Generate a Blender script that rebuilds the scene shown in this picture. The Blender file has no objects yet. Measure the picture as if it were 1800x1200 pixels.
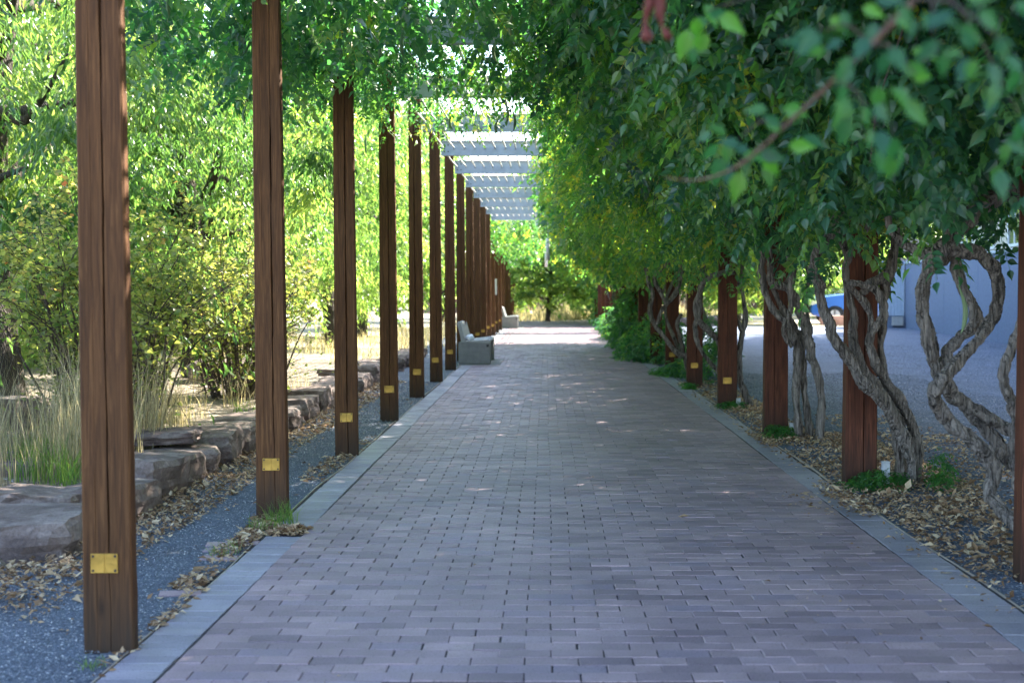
import bpy, math, random
import numpy as np
from mathutils import Vector, Matrix

# ------------------------------------------------------------------ camera, world, sun
sc = bpy.context.scene
COL = sc.collection
R = math.radians
F = 2268.0                      # focal length in pixels of an 1800 px wide picture
CAMZ = 1.4
cam_d = bpy.data.cameras.new('camera'); cam = bpy.data.objects.new('camera', cam_d); COL.objects.link(cam)
cam_d.sensor_width = 36.0; cam_d.lens = 36.0 * F / 1800.0
cam_d.clip_start = 0.05; cam_d.clip_end = 2000
cam.location = (0, 0, CAMZ)
cam.rotation_euler = (R(90 - 2.222), 0, 0)
cam_d.shift_x = -60.0 / 1800.0
cam_d.dof.use_dof = True; cam_d.dof.focus_distance = 9.5; cam_d.dof.aperture_fstop = 3.0
sc.camera = cam

SUN_AZ, SUN_EL = 52.0, 43.0      # degrees to the right of straight ahead, elevation
w = bpy.data.worlds.new('World'); sc.world = w; w.use_nodes = True
nt = w.node_tree
bg = nt.nodes['Background']
sky = nt.nodes.new('ShaderNodeTexSky'); sky.sky_type = 'NISHITA'; sky.sun_disc = False
sky.sun_elevation = R(SUN_EL); sky.sun_rotation = R(SUN_AZ)
sky.air_density = 1.0; sky.dust_density = 1.6; sky.ozone_density = 1.6
nt.links.new(sky.outputs[0], bg.inputs[0]); bg.inputs[1].default_value = 0.15
sun_d = bpy.data.lights.new('sun', 'SUN'); sun = bpy.data.objects.new('sun', sun_d); COL.objects.link(sun)
sun_d.energy = 4.4; sun_d.angle = R(0.53); sun_d.color = (1.0, 0.94, 0.82)
sdir = Vector((math.sin(R(SUN_AZ)) * math.cos(R(SUN_EL)), math.cos(R(SUN_AZ)) * math.cos(R(SUN_EL)), math.sin(R(SUN_EL))))
sun.rotation_euler = sdir.to_track_quat('Z', 'Y').to_euler(); sun.location = (20, 20, 30)
vs = sc.view_settings
vs.view_transform = 'Standard'; vs.look = 'None'; vs.gamma = 1.0; vs.use_curve_mapping = False
vs.exposure = 2.8
sc.render.engine = 'CYCLES'
sc.cycles.max_bounces = 8; sc.cycles.transmission_bounces = 6; sc.cycles.diffuse_bounces = 4
sc.cycles.transparent_max_bounces = 8
sc.cycles.sample_clamp_indirect = 6.0

rng = np.random.default_rng(11)
random.seed(11)

# ------------------------------------------------------------------ helpers
MR = Matrix.Rotation(R(90 - 2.222), 3, 'X')
def P(px, py, D):
    """the real place at distance D along the walk seen at pixel px, py of the 1800 px photo"""
    d = MR @ Vector(((px - 960) / F, -(py - 600) / F, -1.0))
    s = D / d.y
    return Vector((d.x * s, D, CAMZ + d.z * s))

def tag(o, label=None, cat=None, group=None, kind=None):
    if label: o['label'] = label
    if cat: o['category'] = cat
    if group: o['group'] = group
    if kind: o['kind'] = kind
    return o

def link(name, me, mat=None, parent=None):
    o = bpy.data.objects.new(name, me); COL.objects.link(o)
    if parent is not None: o.parent = parent
    if mat is not None and me is not None and len(me.materials) == 0: me.materials.append(mat)
    return o

def empty(name, loc=(0, 0, 0), rz=0):
    o = bpy.data.objects.new(name, None); COL.objects.link(o); o.location = loc; o.rotation_euler = (0, 0, rz)
    o.empty_display_size = 0.2
    return o

def npmesh(name, V, Fc, rnd=None, smooth=False):
    """V (n,3), Fc (m,k) array of faces with k corners, rnd per-vertex value"""
    V = np.asarray(V, np.float32).reshape(-1, 3); Fc = np.asarray(Fc, np.int32)
    me = bpy.data.meshes.new(name)
    k = Fc.shape[1]
    me.vertices.add(len(V)); me.vertices.foreach_set('co', V.ravel())
    me.loops.add(Fc.size); me.loops.foreach_set('vertex_index', Fc.ravel())
    me.polygons.add(len(Fc)); me.polygons.foreach_set('loop_start', np.arange(0, Fc.size, k, dtype=np.int32))
    me.polygons.foreach_set('use_smooth', np.full(len(Fc), bool(smooth)))
    if rnd is not None:
        a = me.attributes.new('rnd', 'FLOAT', 'POINT'); a.data.foreach_set('value', np.asarray(rnd, np.float32))
    me.update(calc_edges=True)
    return me

class MB:
    """collects polygons"""
    def __init__(s): s.v = []; s.f = []
    def box(s, x0, x1, y0, y1, z0, z1, bev=0.0):
        if bev <= 0:
            b = len(s.v)
            s.v += [(x, y, z) for z in (z0, z1) for y in (y0, y1) for x in (x0, x1)]
            s.f += [tuple(b + i for i in q) for q in ((0, 2, 3, 1), (4, 5, 7, 6), (0, 1, 5, 4), (2, 6, 7, 3), (0, 4, 6, 2), (1, 3, 7, 5))]
            return s
        c = bev
        lay = [(z0, c), (z0 + c, 0), (z1 - c, 0), (z1, c)]
        rings = []
        for z, i in lay:
            b = len(s.v)
            s.v += [(x0 + i + (c if not i else 0), y0 + i, z), (x1 - i - (c if not i else 0), y0 + i, z), (x1 - i, y0 + i + (c if not i else 0), z), (x1 - i, y1 - i - (c if not i else 0), z),
                    (x1 - i - (c if not i else 0), y1 - i, z), (x0 + i + (c if not i else 0), y1 - i, z), (x0 + i, y1 - i - (c if not i else 0), z), (x0 + i, y0 + i + (c if not i else 0), z)]
            rings.append(b)
        for a, b in zip(rings, rings[1:]):
            for k in range(8): s.f.append((a + k, a + (k + 1) % 8, b + (k + 1) % 8, b + k))
        s.f.append(tuple(rings[0] + k for k in reversed(range(8)))); s.f.append(tuple(rings[-1] + k for k in range(8)))
        return s
    def prism(s, pts, axis, a, b):
        """pts 2-D outline; extruded along axis from a to b"""
        n = len(pts); base = len(s.v)
        for t in (a, b):
            for p, q in pts:
                s.v.append({'x': (t, p, q), 'y': (p, t, q), 'z': (p, q, t)}[axis])
        for k in range(n): s.f.append((base + k, base + (k + 1) % n, base + n + (k + 1) % n, base + n + k))
        s.f.append(tuple(base + k for k in reversed(range(n)))); s.f.append(tuple(base + n + k for k in range(n)))
        return s
    def cyl(s, c, axis, r, h, n=16, r2=None):
        r2 = r if r2 is None else r2
        base = len(s.v)
        for t, rr in ((0, r), (h, r2)):
            for k in range(n):
                a = 2 * math.pi * k / n; u, v_ = rr * math.cos(a), rr * math.sin(a)
                s.v.append({'x': (c[0] + t, c[1] + u, c[2] + v_), 'y': (c[0] + u, c[1] + t, c[2] + v_), 'z': (c[0] + u, c[1] + v_, c[2] + t)}[axis])
        for k in range(n): s.f.append((base + k, base + (k + 1) % n, base + n + (k + 1) % n, base + n + k))
        s.f.append(tuple(base + k for k in reversed(range(n)))); s.f.append(tuple(base + n + k for k in range(n)))
        return s
    def mesh(s, name, smooth=False):
        me = bpy.data.meshes.new(name); me.from_pydata(s.v, [], s.f); me.update()
        import bmesh
        bm = bmesh.new(); bm.from_mesh(me); bmesh.ops.recalc_face_normals(bm, faces=bm.faces); bm.to_mesh(me); bm.free()
        if smooth: me.polygons.foreach_set('use_smooth', np.ones(len(me.polygons), bool))
        return me
    def build(s, name, mat, parent=None, smooth=False): return link(name, s.mesh(name, smooth), mat, parent)

def vnoise(p, seed=0):
    """cheap smooth noise, p (n,3) -> (n,)"""
    r = np.random.default_rng(seed); o = np.zeros(len(p))
    for k in range(6):
        d = r.normal(size=3); d /= np.linalg.norm(d)
        fr = r.uniform(.6, 1.9); ph = r.uniform(0, 6.28)
        d2 = r.normal(size=3)
        o += np.sin(p @ d * fr * 2.2 + ph + 1.3 * np.sin(p @ d2 * fr + ph * 2))
    return o / 6.0

def catmull(pts, n):
    pts = np.asarray(pts, float); m = len(pts)
    t = np.linspace(0, m - 1 - 1e-6, n); i = t.astype(int); u = (t - i)[:, None]
    g = lambda k: pts[np.clip(k, 0, m - 1)]
    p0, p1, p2, p3 = g(i - 1), g(i), g(i + 1), g(i + 2)
    return .5 * ((2 * p1) + (-p0 + p2) * u + (2 * p0 - 5 * p1 + 4 * p2 - p3) * u ** 2 + (-p0 + 3 * p1 - 3 * p2 + p3) * u ** 3)

def tube(pts, rad, name, sides=14, per=0.02, ridge=0.0, seed=0, smooth=True, raw=False):
    pts = np.asarray([tuple(p) for p in pts], float); rad = np.asarray(rad, float) * np.ones(len(pts))
    L = np.linalg.norm(np.diff(pts, axis=0), axis=1).sum()
    n = int(max(len(pts) * 2, min(400, L / per)))
    c = catmull(np.c_[pts, rad], n); r = c[:, 3]; c = c[:, :3]
    T = np.gradient(c, axis=0); T /= np.linalg.norm(T, axis=1)[:, None] + 1e-9
    Nn = np.zeros_like(T); a = np.cross(T[0], (0.3, 1, 0.2)); a /= np.linalg.norm(a)
    for k in range(n):
        a = a - T[k] * (a @ T[k]); a /= np.linalg.norm(a); Nn[k] = a
    B = np.cross(T, Nn)
    th = np.arange(sides) / sides * 2 * np.pi
    rr = np.repeat(r[:, None], sides, 1)
    if ridge > 0:
        q = np.random.default_rng(seed); s = np.linspace(0, L, n)[:, None]
        tw = 2.2
        for fr, am in ((3, .5), (5, .5), (8, .45)):
            ph = q.uniform(0, 6.28)
            rr = rr * (1 + ridge * am * np.sin(fr * th[None] + tw * s * fr * .5 + ph + 1.2 * np.sin(s * q.uniform(6, 16) + ph)))
        rr = rr * (1 + ridge * .6 * np.sin(s * q.uniform(14, 22) + q.uniform(0, 6)) * np.sin(s * 5.3 + 2 * th[None]))
        rr = rr * (1 + ridge * .35 * q.normal(size=rr.shape))
    V = c[:, None] + rr[..., None] * (np.cos(th)[None, :, None] * Nn[:, None] + np.sin(th)[None, :, None] * B[:, None])
    i, j = np.meshgrid(np.arange(n - 1), np.arange(sides), indexing='ij'); j2 = (j + 1) % sides
    Q = np.stack([i * sides + j, i * sides + j2, (i + 1) * sides + j2, (i + 1) * sides + j], -1).reshape(-1, 4)
    V = np.concatenate([V.reshape(-1, 3), c[:1], c[-1:]])
    jj = np.arange(sides); j2 = (jj + 1) % sides; e0, e1 = n * sides, n * sides + 1
    capa = np.stack([jj * 0 + e0, j2, jj, jj * 0 + e0], -1)[:, :3]; capb = np.stack([jj * 0 + e1, (n - 1) * sides + jj, (n - 1) * sides + j2], -1)
    T3 = np.concatenate([Q[:, [0, 1, 2]], Q[:, [0, 2, 3]], capa, capb])
    if raw: return V, T3
    return npmesh(name, V, T3, smooth=smooth)

def join_raw(parts):
    Vs, Fs, o = [], [], 0
    for V, Fc in parts: Vs.append(V); Fs.append(Fc + o); o += len(V)
    return np.concatenate(Vs), np.concatenate(Fs)

# ------------------------------------------------------------------ materials
def newmat(name):
    m = bpy.data.materials.new(name); m.use_nodes = True; t = m.node_tree
    return m, t, t.nodes['Principled BSDF']
def N(t, typ, **kw):
    n = t.nodes.new(typ)
    for k, v in kw.items(): setattr(n, k, v)
    return n
def coords(t, scale=(1, 1, 1), obj=True, rot=(0, 0, 0)):
    tc = N(t, 'ShaderNodeTexCoord'); mp = N(t, 'ShaderNodeMapping')
    mp.inputs['Scale'].default_value = scale; mp.inputs['Rotation'].default_value = rot
    t.links.new(tc.outputs['Object'], mp.inputs[0]); return mp.outputs[0]
def noise(t, co, scale=5, detail=6, rough=.6, dist=0.0):
    n = N(t, 'ShaderNodeTexNoise'); n.inputs['Scale'].default_value = scale; n.inputs['Detail'].default_value = detail
    n.inputs['Roughness'].default_value = rough; n.inputs['Distortion'].default_value = dist
    t.links.new(co, n.inputs['Vector']); return n.outputs[0]
def ramp(t, fac, stops):
    r = N(t, 'ShaderNodeValToRGB'); e = r.color_ramp.elements
    while len(e) < len(stops): e.new(.5)
    for k, (p, c) in enumerate(stops): e[k].position = p; e[k].color = (*c, 1)
    t.links.new(fac, r.inputs[0]); return r.outputs[0]
def mix(t, fac, a, b, mode='MIX'):
    m = N(t, 'ShaderNodeMix', data_type='RGBA', blend_type=mode)
    for i, x in ((0, fac), (6, a), (7, b)):
        if hasattr(x, 'node'): t.links.new(x, m.inputs[i])
        else: m.inputs[i].default_value = x if i == 0 else (*x, 1)
    return m.outputs[2]
def bump(t, p, h, strength=.4, dist=.01):
    b = N(t, 'ShaderNodeBump'); b.inputs['Strength'].default_value = strength; b.inputs['Distance'].default_value = dist
    t.links.new(h, b.inputs['Height']); t.links.new(b.outputs[0], p.inputs['Normal']); return b
def plain(name, col, rough=.6, metal=0.0, var=.18, bscale=60, bstr=.15):
    m, t, p = newmat(name); co = coords(t)
    f = noise(t, co, 9, 5)
    c = ramp(t, f, [(.3, tuple(x * (1 - var) for x in col)), (.7, tuple(min(1, x * (1 + var)) for x in col))])
    t.links.new(c, p.inputs['Base Color']); p.inputs['Roughness'].default_value = rough; p.inputs['Metallic'].default_value = metal
    bump(t, p, noise(t, co, bscale, 4), bstr, .003)
    return m

def wood(name, dark, mid, light, stain):
    m, t, p = newmat(name)
    oi = N(t, 'ShaderNodeObjectInfo')
    tc = N(t, 'ShaderNodeTexCoord'); ad = N(t, 'ShaderNodeVectorMath', operation='ADD')
    cmb = N(t, 'ShaderNodeCombineXYZ'); mu = N(t, 'ShaderNodeMath', operation='MULTIPLY'); mu.inputs[1].default_value = 37
    t.links.new(oi.outputs['Random'], mu.inputs[0]); t.links.new(mu.outputs[0], cmb.inputs[0]); t.links.new(mu.outputs[0], cmb.inputs[2])
    t.links.new(tc.outputs['Object'], ad.inputs[0]); t.links.new(cmb.outputs[0], ad.inputs[1])
    mp = N(t, 'ShaderNodeMapping'); mp.inputs['Scale'].default_value = (34, 34, 1.3); t.links.new(ad.outputs[0], mp.inputs[0])
    g = noise(t, mp.outputs[0], 2.0, 10, .68, 1.1)
    mp2 = N(t, 'ShaderNodeMapping'); mp2.inputs['Scale'].default_value = (170, 170, 3.5); t.links.new(ad.outputs[0], mp2.inputs[0])
    g2 = noise(t, mp2.outputs[0], 1.6, 4, .6, .2)
    mp3 = N(t, 'ShaderNodeMapping'); mp3.inputs['Scale'].default_value = (9, 9, .5); t.links.new(ad.outputs[0], mp3.inputs[0])
    g3 = noise(t, mp3.outputs[0], 1.5, 3, .5, .3)
    c = ramp(t, g, [(.33, dark), (.52, mid), (.70, light)])
    c = mix(t, .55, c, ramp(t, g2, [(.30, (.62, .60, .58)), (.62, (1.12, 1.1, 1.08))]), 'MULTIPLY')
    c = mix(t, .6, c, ramp(t, g3, [(.35, (.72, .68, .66)), (.65, (1.2, 1.15, 1.1))]), 'MULTIPLY')
    # knots
    mp4 = N(t, 'ShaderNodeMapping'); mp4.inputs['Scale'].default_value = (7, 7, 1.6); t.links.new(ad.outputs[0], mp4.inputs[0])
    vo = N(t, 'ShaderNodeTexVoronoi'); vo.inputs['Scale'].default_value = 1.0; t.links.new(mp4.outputs[0], vo.inputs['Vector'])
    c = mix(t, 1.0, c, ramp(t, vo.outputs[0], [(.02, (.12, .10, .09)), (.055, (.6, .55, .5)), (.10, (1, 1, 1))]), 'MULTIPLY')
    # dirt splashed up from the ground
    sx = N(t, 'ShaderNodeSeparateXYZ'); t.links.new(tc.outputs['Object'], sx.inputs[0])
    z = N(t, 'ShaderNodeMath', operation='ADD'); t.links.new(sx.outputs[2], z.inputs[0])
    nz = N(t, 'ShaderNodeMath', operation='MULTIPLY'); nz.inputs[1].default_value = .5; t.links.new(noise(t, mp3.outputs[0], 3, 4), nz.inputs[0]); t.links.new(nz.outputs[0], z.inputs[1])
    df = ramp(t, z.outputs[0], [(.22, (1, 1, 1)), (.62, (0, 0, 0))])
    c = mix(t, df, c, stain)
    t.links.new(c, p.inputs['Base Color']); p.inputs['Roughness'].default_value = .75; p.inputs['Specular IOR Level'].default_value = .25
    bb = N(t, 'ShaderNodeMath', operation='ADD'); t.links.new(g, bb.inputs[0]); t.links.new(g2, bb.inputs[1])
    bump(t, p, bb.outputs[0], .5, .003)
    return m
M = {}
M['wood_l'] = wood('brown timber', (.048, .020, .008), (.100, .043, .015), (.168, .078, .030), (.040, .025, .016))
M['wood_r'] = wood('red brown timber', (.030, .011, .007), (.092, .030, .016), (.165, .060, .030), (.032, .017, .012))

def brickmat(name, cols, attr):
    m, t, p = newmat(name)
    if attr: a = N(t, 'ShaderNodeAttribute', attribute_name='rnd'); rn = a.outputs['Fac']
    else: rn = N(t, 'ShaderNodeObjectInfo').outputs['Random']
    g = N(t, 'ShaderNodeNewGeometry')
    c = ramp(t, rn, [(0, cols[0]), (.35, cols[1]), (.7, cols[2]), (1, cols[3])])
    big = noise(t, g.outputs['Position'], .9, 4); sm = noise(t, g.outputs['Position'], 130, 3, .7); md = noise(t, g.outputs['Position'], 11, 5)
    c = mix(t, .8, c, ramp(t, big, [(.32, (.70, .69, .72)), (.6, (1.06, 1.05, 1.05))]), 'MULTIPLY')
    c = mix(t, .7, c, ramp(t, md, [(.3, (.80, .79, .79)), (.7, (1.12, 1.12, 1.12))]), 'MULTIPLY')
    c = mix(t, .8, c, ramp(t, sm, [(.32, (.30, .28, .28)), (.43, (1, 1, 1)), (.75, (1.25, 1.25, 1.25))]), 'MULTIPLY')
    t.links.new(c, p.inputs['Base Color'])
    rr = ramp(t, md, [(.3, (.46,) * 3), (.7, (.66,) * 3)]); t.links.new(rr, p.inputs['Roughness'])
    p.inputs['Specular IOR Level'].default_value = .28
    bump(t, p, sm, .5, .002)
    return m
BR = [(.225, .168, .188), (.300, .222, .238), (.365, .268, .280), (.265, .208, .245)]
GR = [(.25, .235, .275), (.285, .27, .31), (.32, .30, .335), (.27, .255, .30)]
M['brick_p'] = brickmat('brick', BR, False); M['brick_s'] = brickmat('brick field', BR, True)
M['edge_p'] = brickmat('grey paver', GR, False); M['edge_s'] = brickmat('grey paver rows', GR, True)
M['sand'] = plain('joint sand', (.045, .038, .040), .95)
M['edging'] = plain('edging metal', (.32, .27, .23), .55)
M['brass'] = plain('brass', (.44, .26, .055), .45, .7, .45, 90, .6)
M['screw'] = plain('screw steel', (.05, .045, .04), .5, .7)
M['steel'] = plain('grey painted steel', (.40, .43, .47), .5, .0, .12, 20, .1)
M['rod'] = plain('white rod', (.72, .71, .68), .4)
M['concrete'] = plain('concrete', (.20, .195, .19), .8, 0, .16, 80, .5)
M['concrete_l'] = plain('pale concrete', (.33, .325, .31), .75, 0, .12, 80, .4)
M['dark'] = plain('dark plate', (.02, .02, .022), .5)
M['white'] = plain('white plastic', (.74, .75, .76), .45, 0, .06)
M['pipe'] = plain('weathered pale pipe', (.42, .44, .47), .6)
M['lamp'] = plain('frosted glass', (.82, .82, .80), .3, 0, .03)
M['black'] = plain('black metal', (.02, .02, .02), .5)

def barkmat(name, dark, light, sc_=(1, 1, 1)):
    m, t, p = newmat(name); co = coords(t, sc_)
    mu = noise(t, co, 26, 8, .7, 1.5); lg = noise(t, co, 6, 3)
    wv = N(t, 'ShaderNodeTexWave', wave_type='BANDS', bands_direction='DIAGONAL'); wv.inputs['Scale'].default_value = 22; wv.inputs['Distortion'].default_value = 9
    wv.inputs['Detail'].default_value = 5; t.links.new(co, wv.inputs[0])
    c = ramp(t, mu, [(.38, dark), (.47, tuple((a_ + b_) * .42 for a_, b_ in zip(dark, light))), (.62, light)])
    c = mix(t, .45, c, ramp(t, lg, [(.35, (.7, .62, .55)), (.65, (1.2, 1.2, 1.22))]), 'MULTIPLY')
    t.links.new(c, p.inputs['Base Color']); p.inputs['Roughness'].default_value = .85
    ad = N(t, 'ShaderNodeMath', operation='ADD'); t.links.new(mu, ad.inputs[0]); t.links.new(wv.outputs['Fac'], ad.inputs[1])
    bump(t, p, ad.outputs[0], 1.0, .02)
    return m
M['vinebark'] = barkmat('shredding vine bark', (.030, .023, .019), (.33, .285, .25), (1, 1, .13))
M['bark'] = barkmat('dark tree bark', (.022, .017, .013), (.11, .085, .065), (1, 1, .3))
M['twig'] = barkmat('twig bark', (.045, .032, .025), (.15, .11, .085))

def leafmat(name, stops, trans=.45, tcol=(.30, .42, .05), rough=.42, spec=.35, tk=4.0):
    m, t, p = newmat(name)
    a = N(t, 'ShaderNodeAttribute', attribute_name='rnd')
    c = ramp(t, a.outputs['Fac'], stops)
    t.links.new(c, p.inputs['Base Color']); p.inputs['Roughness'].default_value = rough; p.inputs['Specular IOR Level'].default_value = spec
    tr = N(t, 'ShaderNodeBsdfTranslucent'); tc = mix(t, 1.0, c, tcol, 'MULTIPLY')
    sc2 = N(t, 'ShaderNodeVectorMath', operation='SCALE'); sc2.inputs['Scale'].default_value = tk; t.links.new(tc, sc2.inputs[0])
    t.links.new(sc2.outputs[0], tr.inputs[0])
    ms = N(t, 'ShaderNodeMixShader'); ms.inputs[0].default_value = trans
    t.links.new(p.outputs[0], ms.inputs[1]); t.links.new(tr.outputs[0], ms.inputs[2])
    t.links.new(ms.outputs[0], t.nodes['Material Output'].inputs[0])
    return m
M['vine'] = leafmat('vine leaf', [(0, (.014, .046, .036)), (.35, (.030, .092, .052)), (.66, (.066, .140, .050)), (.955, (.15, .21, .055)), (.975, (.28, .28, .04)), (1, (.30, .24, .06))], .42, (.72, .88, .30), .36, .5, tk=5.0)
M['tree'] = leafmat('tree leaf', [(0, (.028, .066, .022)), (.5, (.080, .130, .038)), (.85, (.145, .185, .058)), (1, (.24, .25, .09))], .42, (.90, .92, .50), .34, .6, tk=5.8)
M['tree_dark'] = leafmat('dark tree leaf', [(0, (.018, .050, .020)), (.45, (.052, .100, .034)), (.8, (.13, .17, .06)), (1, (.22, .25, .10))], .36, (.95, .95, .45), .32, .6, tk=6.5)
M['shrub'] = leafmat('shrub leaf', [(0, (.05, .095, .030)), (.35, (.11, .14, .045)), (.78, (.26, .26, .10)), (.93, (.30, .17, .08)), (1, (.32, .10, .06))], .45, (.9, .85, .45), tk=4.6)
M['low'] = leafmat('low plant leaf', [(0, (.02, .07, .03)), (.6, (.04, .12, .03)), (1, (.08, .17, .03))], .4, (.6, .9, .2))
M['drygrass'] = leafmat('dry grass', [(0, (.11, .12, .07)), (.4, (.22, .195, .13)), (1, (.42, .37, .27))], .35, (.8, .75, .5), .7, .2)
M['greengrass'] = leafmat('green grass', [(0, (.05, .11, .03)), (1, (.14, .19, .05))], .35, (.8, .9, .4), .6, .2)
M['litter'] = leafmat('fallen leaf', [(0, (.10, .055, .03)), (.35, (.24, .15, .085)), (.75, (.44, .32, .20)), (1, (.58, .47, .32))], .12, (.5, .45, .4), .8, .2)
M['pod'] = leafmat('seed pod', [(0, (.09, .16, .08)), (1, (.20, .27, .13))], .1, (.5, .6, .3), .45, .3)
M['fgleaf'] = leafmat('young vine leaf', [(0, (.025, .085, .055)), (.5, (.035, .11, .045)), (1, (.09, .20, .04))], .45, (.6, .9, .22), .35, .4)
M['flower'] = leafmat('dried flower', [(0, (.12, .035, .03)), (1, (.17, .05, .04))], .25, (.8, .4, .3), .6, .2)

def groundmat(name, c0, c1, c2, sc_=140, speck=(.5, .5, .52), bs=.6, big=1.2):
    m, t, p = newmat(name); g = N(t, 'ShaderNodeNewGeometry').outputs['Position']
    vo = N(t, 'ShaderNodeTexVoronoi'); vo.inputs['Scale'].default_value = sc_; t.links.new(g, vo.inputs['Vector'])
    sx = N(t, 'ShaderNodeSeparateXYZ'); t.links.new(vo.outputs['Color'], sx.inputs[0])
    c = ramp(t, sx.outputs[0], [(0, c0), (.6, c1), (.93, c2), (1, speck)])
    c = mix(t, .8, c, ramp(t, noise(t, g, big, 6, .65), [(.3, (.66, .66, .68)), (.7, (1.3, 1.28, 1.25))]), 'MULTIPLY')
    t.links.new(c, p.inputs['Base Color']); p.inputs['Roughness'].default_value = .85
    ad = N(t, 'ShaderNodeMath', operation='ADD'); t.links.new(vo.outputs[0], ad.inputs[0]); t.links.new(noise(t, g, 40, 6, .7), ad.inputs[1])
    bump(t, p, ad.outputs[0], bs, .012)
    return m
M['gravel'] = groundmat('blue grey crushed gravel', (.044, .055, .076), (.078, .097, .134), (.145, .165, .205))
M['gravel_yard'] = groundmat('blue grey yard gravel', (.040, .056, .092), (.072, .102, .168), (.16, .19, .26), 90, (.55, .57, .62), .8)
M['soil'] = groundmat('dry soil', (.10, .075, .05), (.17, .135, .095), (.26, .21, .15), 60)
M['ground'] = groundmat('dry tan ground', (.20, .165, .11), (.28, .24, .165), (.36, .31, .22), 30, (.4, .36, .28), .5, .3)

def rockmat():
    m, t, p = newmat('sandstone'); co = coords(t)
    oi = N(t, 'ShaderNodeObjectInfo')
    c = ramp(t, noise(t, co, 4, 8, .65, .6), [(.3, (.085, .062, .055)), (.5, (.18, .135, .118)), (.7, (.33, .275, .245))])
    c = mix(t, .6, c, ramp(t, oi.outputs['Random'], [(0, (.75, .70, .72)), (1, (1.2, 1.15, 1.1))]), 'MULTIPLY')
    c = mix(t, .6, c, ramp(t, noise(t, co, 45, 5, .7), [(.35, (.5, .5, .5)), (.6, (1.15, 1.15, 1.15))]), 'MULTIPLY')
    t.links.new(c, p.inputs['Base Color']); p.inputs['Roughness'].default_value = .85
    bump(t, p, noise(t, co, 22, 9, .7, .5), .9, .03); return m
M['rock'] = rockmat()

# ------------------------------------------------------------------ terrain
def grid(name, xs, ys, zf, mat):
    X, Y = np.meshgrid(xs, ys); Z = zf(X, Y); nx, ny = len(xs), len(ys)
    V = np.stack([X, Y, Z], -1).reshape(-1, 3)
    i, j = np.meshgrid(np.arange(ny - 1), np.arange(nx - 1), indexing='ij')
    Q = np.stack([i * nx + j, i * nx + j + 1, (i + 1) * nx + j + 1, (i + 1) * nx + j], -1).reshape(-1, 4)
    return tag(link(name, npmesh(name, V, Q, smooth=True), mat), kind='structure')
def sstep(a, b, x): u = np.clip((x - a) / (b - a), 0, 1); return u * u * (3 - 2 * u)
g = grid('ground', np.array([-900, -200, -60, 60, 200, 900.]), np.array([-200, -20, 60, 200, 1200.]), lambda X, Y: X * 0 - .06, M['ground'])
def gz(X, Y): return -.006 + .006 * np.sin(X * 7.1 + np.sin(Y * 3.3)) * np.sin(Y * 5.2 + 1) 
grid('gravel_strip', np.linspace(-3.1, -1.635, 16), np.linspace(-3, 62, 400), gz, M['gravel'])
grid('gravel_yard', np.concatenate([np.linspace(2.105, 5, 24), np.linspace(5.3, 30, 30)]), np.linspace(-4, 52, 300), lambda X, Y: gz(X, Y) - .004, M['gravel_yard'])
def bankz(X, Y):
    h = .13 + .07 * sstep(8, 11, Y) - .14 * sstep(15, 24, Y)
    h = h * (1 - sstep(-2.95, -2.75, X)) - .05 * sstep(-2.95, -2.75, X)
    return h + .03 * np.sin(X * 1.7) * np.sin(Y * 1.3) + .25 * sstep(-6, -20, X) * 0
grid('bank', np.concatenate([np.linspace(-60, -8, 14), np.linspace(-7.5, -3.1, 14), np.array([-2.95, -2.85, -2.75])]), np.linspace(-3, 26, 90), bankz, M['soil'])

# ------------------------------------------------------------------ brick walk
XL, XR = -1.40, 1.86           # brick field
BLX = (XR - XL) / 16           # brick length + joint
CY = 0.1015                    # course pitch
Y0, Y1 = 3.9, 61.0
bed = tag(MB().box(XL - .235, XR + .245, Y0 - 4, Y1 + .5, -.055, -.0065).build('brick_path', M['sand']), 'running bond brick walk with grey paver borders', None, None, 'structure')
def brick_raw(lx, ly, h=.03, b=.0022):
    """top, bevel and upper sides: 8 verts top rings"""
    v = []
    for z, i in ((-h, 0), (-b, 0), (0, b)):
        v += [(-lx / 2 + i, -ly / 2 + i, z), (lx / 2 - i, -ly / 2 + i, z), (lx / 2 - i, ly / 2 - i, z), (-lx / 2 + i, ly / 2 - i, z)]
    f = []
    for a in (0, 4):
        for k in range(4): f.append((a + k, a + (k + 1) % 4, a + 4 + (k + 1) % 4, a + 4 + k))
    f.append((8, 9, 10, 11))
    return np.array(v, float), np.array(f, int)
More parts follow.
